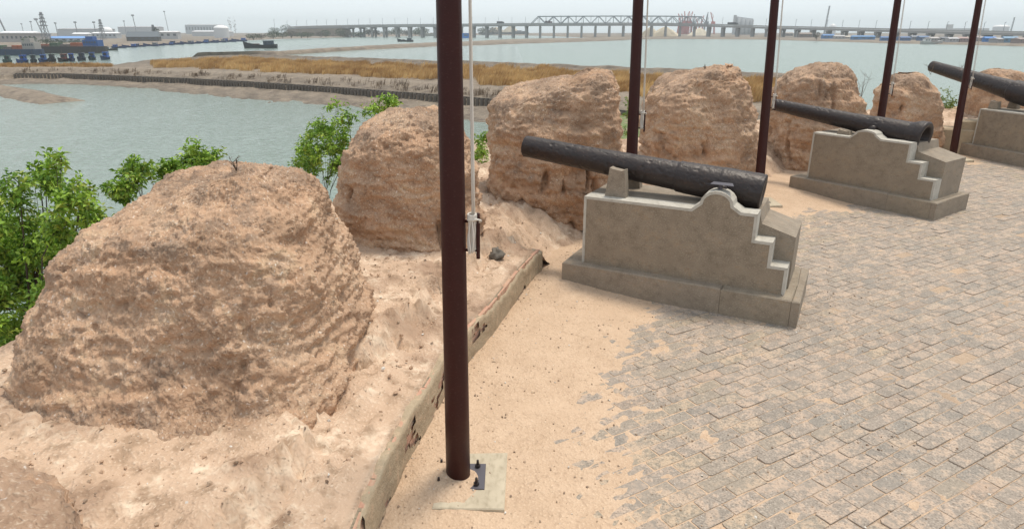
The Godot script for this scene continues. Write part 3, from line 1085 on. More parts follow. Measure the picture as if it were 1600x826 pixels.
func reeds(n: String, front: Array, back: Array, v0: float, v1: float, count: int, label: String, seed_: int, gate: float, hscale := 0.5, k0 := Color(0.42, 0.24, 0.085), k1 := Color(0.72, 0.50, 0.22)) -> void:
	var r := RandomNumberGenerator.new()
	r.seed = seed_
	var st := st_new()
	for k in 13:
		var b := Vector3(r.randfn() * 0.35, 0, r.randfn() * 0.35)
		var h := r.randf_range(0.9, 1.9)
		var lean := Vector3(0.35 + r.randfn() * 0.2, h, r.randfn() * 0.2)
		var wv := Vector3(r.randfn(), 0, r.randfn()).normalized() * 0.05
		quad(st, b - wv, b + lean * 0.6 - wv, b + lean * 0.6 + wv, b + wv)
		tri(st, b + lean * 0.6 - wv * 1.5, b + lean + Vector3(0.15, 0, 0), b + lean * 0.6 + wv * 1.5)
	var T: Array = []
	var Cc: Array = []
	var tries := 0
	while T.size() < count and tries < count * 8:
		tries += 1
		var u := r.randf() * (front.size() - 1)
		var c := mini(int(u), front.size() - 2)
		var a: Vector3 = front[c].lerp(front[c + 1], u - c)
		var b: Vector3 = back[c].lerp(back[c + 1], u - c)
		var v := lerpf(v0, v1, r.randf())
		var p := a.lerp(b, v)
		var g := fb.get_noise_2d(p.x * 0.05, p.z * 0.05)
		var edge := minf(v - v0, v1 - v) / (v1 - v0)
		var g2 := fb.get_noise_2d(p.x * 0.16 + 31.0, p.z * 0.16)
		var ue := minf(u, 1.5) / 1.5
		if g * 0.8 + g2 * 0.7 + gate + minf(edge * 1.6, 0.4) - 0.28 - 0.35 * (1.0 - ue) < r.randf_range(-0.12, 0.12): continue
		var s := r.randf_range(0.5, 1.25) * (1.0 + 0.9 * g2) * hscale
		T.append(Transform3D(Basis(Vector3.UP, r.randf_range(-0.6, 0.6)).scaled(Vector3(s, s, s)), p))
		var q := clampf(0.5 + 1.1 * fb.get_noise_2d(p.x * 0.10, p.z * 0.10) + r.randf_range(-0.35, 0.35), 0.0, 1.0)
		Cc.append(k0.lerp(k1, q))
	var mm := MultiMesh.new()
	mm.transform_format = MultiMesh.TRANSFORM_3D
	mm.use_colors = true
	mm.mesh = done(st)
	mm.instance_count = T.size()
	for k in T.size():
		mm.set_instance_transform(k, T[k])
		mm.set_instance_color(k, Cc[k])
	var mi := MultiMeshInstance3D.new()
	mi.multimesh = mm
	mi.material_override = M.reed
	mi.name = numbered(n)
	add_child(mi)
	mi.set_meta("kind", "stuff")
	tag(mi, label, "reeds")

func fishing_boat(at: Vector3, turn: float, L: float, hull: Color, cab: Color, label: String, group := "", mastn := 1, chh := 0.12) -> void:
	var o := thing("fishing_boat", label, "boat", at, turn, group)
	var Bm := L * 0.13
	var fbd := L * 0.085
	var sec: Array = []
	var n := 12
	for i in n + 1:
		var t := float(i) / n
		var w := Bm * (1.0 - pow(maxf(0.0, (t - 0.45) / 0.55), 2.2)) * (0.82 + 0.18 * smoothstep(0.0, 0.25, t))
		var sh := fbd * (1.0 + 1.3 * pow(maxf(0.0, t - 0.35) / 0.65, 2.0) + 0.35 * pow(1.0 - t, 3.0))
		sec.append([lerpf(-L * 0.5, L * 0.5, t), maxf(w, 0.03), sh])
	var st := st_new(true)
	for i in n:
		var a: Array = sec[i]
		var b: Array = sec[i + 1]
		for s in [-1.0, 1.0]:
			var p0 := Vector3(a[0], a[2], s * a[1])
			var p1 := Vector3(b[0], b[2], s * b[1])
			var p2 := Vector3(b[0] - 0.03 * L * i / n, -0.25, s * b[1] * 0.7)
			var p3 := Vector3(a[0] - 0.03 * L * i / n, -0.25, s * a[1] * 0.7)
			if s > 0: quad(st, p0, p1, p2, p3)
			else: quad(st, p3, p2, p1, p0)
		quad(st, Vector3(a[0], a[2] - 0.12, -a[1]), Vector3(b[0], b[2] - 0.12, -b[1]), Vector3(b[0], b[2] - 0.12, b[1]), Vector3(a[0], a[2] - 0.12, a[1]))
	var s0: Array = sec[0]
	quad(st, Vector3(s0[0], s0[2], -s0[1]), Vector3(s0[0], s0[2], s0[1]), Vector3(s0[0], -0.25, s0[1] * 0.7), Vector3(s0[0], -0.25, -s0[1] * 0.7))
	obj("hull", done(st), mat(hull, 0.7), o)
	st = st_new()
	var ch := L * chh
	bx(st, Vector3(-L * 0.40, fbd * 0.8, -Bm * 0.7), Vector3(-L * 0.14, fbd + ch, Bm * 0.7), 0.05)
	bx(st, Vector3(-L * 0.42, fbd + ch, -Bm * 0.8), Vector3(-L * 0.11, fbd + ch + 0.12, Bm * 0.8), 0.03)
	var cb := obj("wheelhouse", done(st), mat(cab, 0.6), o)
	for s in [-1.0, 1.0]:
		for k in 2:
			st = st_new()
			var x0 := -L * 0.36 + k * L * 0.11
			bx(st, Vector3(x0, fbd + ch * 0.45, s * Bm * 0.7 - 0.02), Vector3(x0 + L * 0.07, fbd + ch * 0.85, s * Bm * 0.7 + 0.02))
			obj("window", done(st), mat(Color(0.05, 0.06, 0.07), 0.2), cb)
	st = st_new()
	bx(st, Vector3(-L * 0.14 - 0.02, fbd + ch * 0.45, -Bm * 0.5), Vector3(-L * 0.14 + 0.02, fbd + ch * 0.85, Bm * 0.5))
	obj("window", done(st), mat(Color(0.05, 0.06, 0.07), 0.2), cb)
	for k in mastn:
		st = st_new()
		var x := -L * 0.12 + k * L * 0.42
		bar(st, Vector3(x, fbd * 0.6, 0), Vector3(x, fbd + ch * 1.9, 0), 0.09)
		obj("mast", done(st), mat(Color(0.09, 0.07, 0.06), 0.8), o)
	st = st_new()
	bx(st, Vector3(L * 0.02, fbd * 0.7, -Bm * 0.5), Vector3(L * 0.2, fbd * 1.5, Bm * 0.45), 0.05)
	obj("net_pile", done(st), mat(cab.lerp(Color(0.12, 0.05, 0.03), 0.75), 0.9), o)

func barge(at: Vector3, turn: float, L: float, Bm: float, fbd: float, hull: Color, cab: Color, label: String, cargo: bool) -> void:
	var o := thing("cargo_barge", label, "barge", at, turn)
	var st := st_new()
	var f := [Vector2(-L * 0.5, -Bm * 0.8), Vector2(-L * 0.46, -Bm), Vector2(L * 0.42, -Bm), Vector2(L * 0.5, -Bm * 0.3), Vector2(L * 0.5, Bm * 0.3), Vector2(L * 0.42, Bm), Vector2(-L * 0.46, Bm), Vector2(-L * 0.5, Bm * 0.8)]
	hexa(st, f, -0.3, fbd, 0.08)
	obj("hull", done(st), mat(hull, 0.75), o)
	st = st_new()
	bar(st, Vector3(-L * 0.45, fbd + 0.35, Bm * 0.95), Vector3(L * 0.42, fbd + 0.35, Bm * 0.95), 0.08)
	for k in 14: bar(st, Vector3(-L * 0.45 + k * L * 0.067, fbd - 0.02, Bm * 0.95), Vector3(-L * 0.45 + k * L * 0.067, fbd + 0.35, Bm * 0.95), 0.06)
	obj("rail", done(st), mat(Color(0.2, 0.18, 0.17), 0.8), o)
	st = st_new()
	bx(st, Vector3(L * 0.22, fbd - 0.05, -Bm * 0.7), Vector3(L * 0.43, fbd + 2.3, Bm * 0.7), 0.05)
	bx(st, Vector3(L * 0.26, fbd + 2.3, -Bm * 0.5), Vector3(L * 0.36, fbd + 3.6, Bm * 0.5), 0.05)
	var cb := obj("deckhouse", done(st), mat(cab, 0.65), o)
	for k in 5:
		st = st_new()
		bx(st, Vector3(L * 0.235 + k * L * 0.037, fbd + 1.1, Bm * 0.7 - 0.02), Vector3(L * 0.258 + k * L * 0.037, fbd + 1.8, Bm * 0.7 + 0.03))
		obj("window", done(st), mat(Color(0.06, 0.07, 0.09), 0.3), cb)
	if cargo:
		for k in 4:
			st = st_new()
			var x := -L * 0.40 + k * L * 0.145
			bx(st, Vector3(x, fbd - 0.05, -Bm * 0.6), Vector3(x + L * 0.11, fbd + 0.8 + 0.5 * (k % 2), Bm * 0.6), 0.1)
			obj("crate_stack", done(st), mat([Color(0.20, 0.06, 0.03), Color(0.06, 0.10, 0.06), Color(0.12, 0.10, 0.09), Color(0.30, 0.10, 0.05)][k], 0.85), o)

func building(n: String, at: Vector3, turn: float, W: float, Hh: float, D: float, wall: Color, roof: Color, pitch: float, wins: int, label: String, cat := "building") -> void:
	var o := thing(n, label, cat, at, turn)
	var st := st_new()
	bx(st, Vector3(-W * 0.5, -0.5, -D), Vector3(W * 0.5, Hh, 0))
	obj("wall", done(st), mat(wall, 0.85), o)
	st = st_new()
	var e := 0.4
	if pitch > 0.0:
		var a := Vector3(-W * 0.5 - e, Hh, e)
		var b := Vector3(W * 0.5 + e, Hh, e)
		var c := Vector3(W * 0.5 + e, Hh, -D - e)
		var d := Vector3(-W * 0.5 - e, Hh, -D - e)
		var r0 := Vector3(-W * 0.5 - e + W * 0.04, Hh + pitch, -D * 0.5)
		var r1 := Vector3(W * 0.5 + e - W * 0.04, Hh + pitch, -D * 0.5)
		quad(st, a, r0, r1, b)
		quad(st, c, r1, r0, d)
		tri(st, b, r1, c)
		tri(st, d, r0, a)
	else:
		bx(st, Vector3(-W * 0.5 - e, Hh, -D - e), Vector3(W * 0.5 + e, Hh + 0.5, e))
	obj("roof", done(st), mat(roof, 0.7), o)
	for k in wins:
		st = st_new()
		var x := -W * 0.5 + W * (k + 0.5) / wins
		bx(st, Vector3(x - W * 0.22 / wins, Hh * 0.45, -0.02), Vector3(x + W * 0.22 / wins, Hh * 0.78, 0.05))
		obj("window", done(st), mat(Color(0.09, 0.10, 0.11), 0.4), o)

func tank(at: Vector3, R: float, Hh: float, dome: float, c: Color, label: String) -> void:
	var o := thing("storage_tank", label, "storage tank", at)
	var st := st_new(true)
	tube(st, [Vector3(0, -0.5, 0), Vector3(0, Hh, 0)], R, R, 28, false)
	obj("shell", done(st), mat(c, 0.6), o)
	st = st_new(true)
	for k in 5:
		var t0 := k / 5.0 * PI * 0.5
		var t1 := (k + 1) / 5.0 * PI * 0.5
		for j in 28:
			var a := TAU * j / 28
			var b := TAU * (j + 1) / 28
			var f := func(t: float, g: float) -> Vector3: return Vector3(R * 1.01 * cos(t) * cos(g), Hh + dome * sin(t), R * 1.01 * cos(t) * sin(g))
			quad(st, f.call(t0, a), f.call(t1, a), f.call(t1, b), f.call(t0, b))
	obj("roof", done(st), mat(Color(0.78, 0.78, 0.77), 0.5), o)

func pylon(at: Vector3, Hh: float, label: String) -> void:
	var o := thing("power_pylon", label, "pylon", at)
	var st := st_new()
	var b := Hh * 0.10
	for sxx in [-1.0, 1.0]:
		for sz in [-1.0, 1.0]:
			bar(st, Vector3(sxx * b, 0, sz * b), Vector3(sxx * 0.4, Hh, sz * 0.4), 0.3)
	for k in 8:
		var t0 := k / 8.0
		var t1 := (k + 1) / 8.0
		var w0 := lerpf(b, 0.4, t0)
		var w1 := lerpf(b, 0.4, t1)
		for sz in [-1.0, 1.0]:
			bar(st, Vector3(-w0, Hh * t0, sz * w0), Vector3(w1, Hh * t1, sz * w1), 0.16)
			bar(st, Vector3(w0, Hh * t0, sz * w0), Vector3(-w1, Hh * t1, sz * w1), 0.16)
	obj("lattice_mast", done(st), M.lattice, o)
	for k in 4:
		st = st_new()
		var y := Hh * (0.55 + 0.12 * k)
		var w := Hh * (0.15 - 0.022 * k)
		bar(st, Vector3(-w, y, 0), Vector3(w, y, 0), 0.4)
		bar(st, Vector3(-w, y, 0), Vector3(0, y + Hh * 0.04, 0), 0.25)
		bar(st, Vector3(w, y, 0), Vector3(0, y + Hh * 0.04, 0), 0.25)
		obj("cross_arm", done(st), M.lattice, o)

func lamp_mast(at: Vector3, Hh: float, lean: float, w: float, label: String, n := "light_mast", cat := "mast", head := true) -> void:
	var o := thing(n, label, cat, at)
	var st := st_new()
	bar(st, Vector3.ZERO, Vector3(lean, Hh, 0), w)
	obj("shaft", done(st), M.lattice, o)
	if head:
		st = st_new()
		bx(st, Vector3(lean - w * 2.2, Hh, -w), Vector3(lean + w * 2.2, Hh + w * 2.4, w))
		obj("head", done(st), M.lattice, o)

func crane(at: Vector3, Hh: float, jib: float, c: Color, label: String) -> void:
	var o := thing("harbour_crane", label, "crane", at)
	var m := mat(c, 0.7)
	var st := st_new()
	var w := Hh * 0.10
	for sxx in [-1.0, 1.0]:
		for sz in [-1.0, 1.0]:
			bar(st, Vector3(sxx * w, 0, sz * w), Vector3(sxx * w * 0.7, Hh * 0.45, sz * w * 0.7), Hh * 0.03)
	bx(st, Vector3(-w, Hh * 0.43, -w), Vector3(w, Hh * 0.47, w))
	obj("portal", done(st), m, o)
	st = st_new()
	bx(st, Vector3(-w * 0.8, Hh * 0.47, -w * 0.6), Vector3(w * 0.9, Hh * 0.58, w * 0.6))
	obj("machine_house", done(st), m, o)
	st = st_new()
	bar(st, Vector3(0, Hh * 0.55, -w * 0.4), Vector3(jib, Hh, 0), Hh * 0.028)
	bar(st, Vector3(0, Hh * 0.55, w * 0.4), Vector3(jib, Hh, 0), Hh * 0.028)
	bar(st, Vector3(-w * 0.4, Hh * 0.57, 0), Vector3(-w * 0.2, Hh * 0.85, 0), Hh * 0.02)
	bar(st, Vector3(-w * 0.2, Hh * 0.85, 0), Vector3(jib, Hh, 0), Hh * 0.012)
	obj("jib", done(st), m, o)

func sand_heap(at: Vector3, W: float, Hh: float, D: float, label: String, seed_: int) -> void:
	var nth := 40
	var nl := 14
	var V := PackedVector3Array()
	for i in nl:
		var t := float(i) / (nl - 1)
		for j in nth:
			var a := TAU * j / nth
			var k := 1.0 + 0.5 * fb.get_noise_2d(cos(a) * 1.4 + seed_ * 7.0, sin(a) * 1.4)
			V.append(Vector3(cos(a) * W * 0.5 * (1.0 - t) * k, Hh * (1.0 - pow(1.0 - t, 1.25)) - 0.4 + Hh * 0.08 * fb.get_noise_2d(i * 0.3 + seed_, j * 0.2) * sin(t * PI), sin(a) * D * 0.5 * (1.0 - t) * k))
	var o := obj("sand_heap", grid(nl, nth, V, PackedColorArray(), true, false), mat(Color(0.62, 0.55, 0.42), 0.95))
	o.position = at
	tag(o, label, "sand heap")

func far_tree(at: Vector3, W: float, Hh: float, c: Color, label: String, seed_: int, n := "far_tree", cat := "tree", dens := 700) -> void:
	var o := thing(n, label, cat, at)
	var r := RandomNumberGenerator.new()
	r.seed = seed_
	var st := st_new()
	bar(st, Vector3(0, -0.5, 0), Vector3(0, Hh * 0.6, 0), maxf(0.3, W * 0.04))
	obj("trunk", done(st), M.bark, o)
	st = st_new()
	for k in dens:
		var d := Vector3(r.randfn(), r.randfn(), r.randfn()).normalized() * pow(r.randf(), 0.4)
		var p := Vector3(d.x * W * 0.5, Hh * 0.55 + d.y * Hh * 0.45, d.z * W * 0.5)
		if sx.get_noise_3d(p.x * 0.5, p.y * 0.5, p.z * 0.5 + seed_) < -0.15: continue
		var s := sqrt(Hh * W) * r.randf_range(0.035, 0.085)
		var a := Vector3(r.randfn(), r.randfn(), r.randfn()).normalized() * s
		var b := Vector3(r.randfn(), r.randfn(), r.randfn()).normalized() * s
		st.set_color(c * r.randf_range(0.6, 1.4))
		tri(st, p - a, p + b, p + a)
	obj("crown", done(st), mat(Color.WHITE, 0.95, true), o)

func bridge(P: Array, tr0: int, tr1: int) -> void:
	var o := thing("road_bridge", "long grey viaduct with a steel truss span crossing the far water", "bridge")
	var mc := mat(Color(0.27, 0.265, 0.26), 0.9)
	var ms := mat(Color(0.22, 0.25, 0.27), 0.7)
	var st := st_new()
	for i in P.size() - 1:
		bar(st, P[i] - Vector3(0, 1.5, 0), P[i + 1] - Vector3(0, 1.5, 0), 16.0, 2.1)
	obj("deck", done(st), mc, o)
	st = st_new()
	for i in 3:
		bar(st, P[i] - Vector3(0, 10.6, 0), P[i + 1] - Vector3(0, 10.6, 0), 18.0, 15.5)
	obj("embankment", done(st), M.mudfar2, o)
	st = st_new()
	for i in P.size() - 1:
		for s in [-8.0, 8.0]:
			var d: Vector3 = (P[i + 1] - P[i]).normalized().cross(Vector3.UP) * s
			bar(st, P[i] + d + Vector3(0, 0.4, 0), P[i + 1] + d + Vector3(0, 0.4, 0), 0.4, 1.2)
	obj("parapet", done(st), mat(Color(0.33, 0.33, 0.32), 0.9), o)
	var acc := 0.0
	for i in P.size() - 1:
		var Ls: float = P[i].distance_to(P[i + 1])
		var dv: Vector3 = (P[i + 1] - P[i]).normalized()
		var sd := dv.cross(Vector3.UP)
		while acc < Ls:
			var p: Vector3 = P[i] + dv * acc
			st = st_new()
			for s in [-4.5, 4.5]:
				bar(st, Vector3(p.x, -6.0, p.z) + sd * s, p + sd * s - Vector3(0, 3.2, 0), 2.4)
			bar(st, p - sd * 7.0 - Vector3(0, 3.4, 0), p + sd * 7.0 - Vector3(0, 3.4, 0), 2.2, 1.5)
			obj("pier", done(st), mc, o)
			st = st_new()
			bar(st, p + sd * 7.6, p + sd * 7.6 + Vector3(0, 8.0, 0), 0.28)
			bar(st, p + sd * 7.6 + Vector3(0, 8.0, 0), p + sd * 5.2 + Vector3(0, 8.3, 0), 0.25)
			obj("lamp_post", done(st), ms, o)
			acc += 17.0
		acc -= Ls
	for s in [-8.6, 8.6]:
		var A: Vector3 = P[tr0]
		var B: Vector3 = P[tr1]
		var pts: Array = []
		for i in range(tr0, tr1): 
			for k in 6: pts.append((P[i] as Vector3).lerp(P[i + 1], k / 6.0))
		pts.append(B)
		var sd: Vector3 = (B - A).normalized().cross(Vector3.UP) * s
		st = st_new()
		for i in range(1, pts.size() - 2): bar(st, pts[i] + sd + Vector3(0, 8.5, 0), pts[i + 1] + sd + Vector3(0, 8.5, 0), 0.9)
		obj("top_chord", done(st), ms, o)
		for i in pts.size() - 1:
			st = st_new()
			var up0 := 8.5 if i % 2 == 1 else 0.0
			var up1 := 0.0 if i % 2 == 1 else 8.5
			if i == pts.size() - 2: up1 = 0.0
			bar(st, pts[i] + sd + Vector3(0, up0, 0), pts[i + 1] + sd + Vector3(0, up1, 0), 0.8)
			if i > 0: bar(st, pts[i] + sd, pts[i] + sd + Vector3(0, 8.5, 0), 0.4)
			obj("truss_diagonal", done(st), ms, o)

func truck(at: Vector3, dirv: Vector3, L: float, c: Color, label: String) -> void:
	var o := thing("truck", label, "truck", at, atan2(-dirv.z, dirv.x))
	var st := st_new()
	bx(st, Vector3(-L * 0.5, 0.9, -1.2), Vector3(L * 0.28, 3.6, 1.2), 0.05)
	obj("cargo_box", done(st), mat(c, 0.7), o)
	st = st_new()
	bx(st, Vector3(L * 0.31, 0.7, -1.2), Vector3(L * 0.5, 3.0, 1.2), 0.15)
	obj("cab", done(st), mat(c * 0.8, 0.6), o)
	for x in [-0.38, -0.25, 0.38]:
		for s in [-1.1, 1.1]:
			st = st_new(true)
			tube(st, [Vector3(L * x, 0.5, s - 0.15), Vector3(L * x, 0.5, s + 0.15)], 0.5, 0.5, 12)
			obj("wheel", done(st), mat(Color(0.03, 0.03, 0.03), 0.9), o)

func _ready() -> void:
	# camera
	var cam := Camera3D.new()
	cam.name = "camera"
	add_child(cam)
	cam.position = Vector3(0, 2.6, 0)
	cam.rotation_degrees = Vector3(-19.6894, 0, 0)
	cam.fov = 44.0862
	cam.near = 0.05
	cam.far = 9000.0
	cam.current = true
	# overcast sky and soft sun
	var env := Environment.new()
	var sky := Sky.new()
	var psm := ProceduralSkyMaterial.new()
	psm.sky_top_color = Color(0.85, 0.88, 0.915)
	psm.sky_horizon_color = Color(0.925, 0.957, 0.965)
	psm.sky_curve = 0.12
	psm.ground_bottom_color = Color(0.45, 0.43, 0.40)
	psm.ground_horizon_color = Color(0.85, 0.89, 0.90)
	psm.ground_curve = 0.05
	psm.sun_angle_max = 0.0
	sky.sky_material = psm
	env.background_mode = Environment.BG_SKY
	env.sky = sky
	env.background_energy_multiplier = 1.14
	env.tonemap_mode = Environment.TONE_MAPPER_LINEAR
	env.tonemap_exposure = 1.05
	env.fog_enabled = true
	env.fog_density = 0.0003
	env.fog_light_color = Color(0.90, 0.94, 0.955)
	env.sdfgi_enabled = true
	env.ssao_enabled = true
	env.ssil_enabled = true
	var we := WorldEnvironment.new()
	we.name = "environment"
	we.environment = env
	add_child(we)
	var sun := DirectionalLight3D.new()
	sun.name = "sun"
	sun.light_energy = 0.95
	sun.light_color = Color(1.0, 0.96, 0.90)
	sun.light_angular_distance = 14.0
	sun.shadow_enabled = true
	add_child(sun)
	sun.look_at_from_position(Vector3(3.0, 12.0, -3.0), Vector3.ZERO)

	fb = FastNoiseLite.new(); fb.seed = 5; fb.frequency = 1.0; fb.fractal_octaves = 4
	fb.noise_type = FastNoiseLite.TYPE_SIMPLEX_SMOOTH
	sx = FastNoiseLite.new(); sx.seed = 8; sx.frequency = 1.0; sx.fractal_type = FastNoiseLite.FRACTAL_NONE
	sx.noise_type = FastNoiseLite.TYPE_SIMPLEX_SMOOTH
	rg = FastNoiseLite.new(); rg.seed = 21; rg.frequency = 1.0; rg.fractal_type = FastNoiseLite.FRACTAL_RIDGED; rg.fractal_octaves = 3
	rg.noise_type = FastNoiseLite.TYPE_SIMPLEX_SMOOTH
	rng.seed = 4242
	make_materials()
	M.lattice = mat(Color(0.20, 0.21, 0.22), 0.7)
	toe_build()
	build_bank()
	build_platform()
	far_ground()
	mounds()
	build_wall()
	guns()
	poles()
	plants()
	far_things()

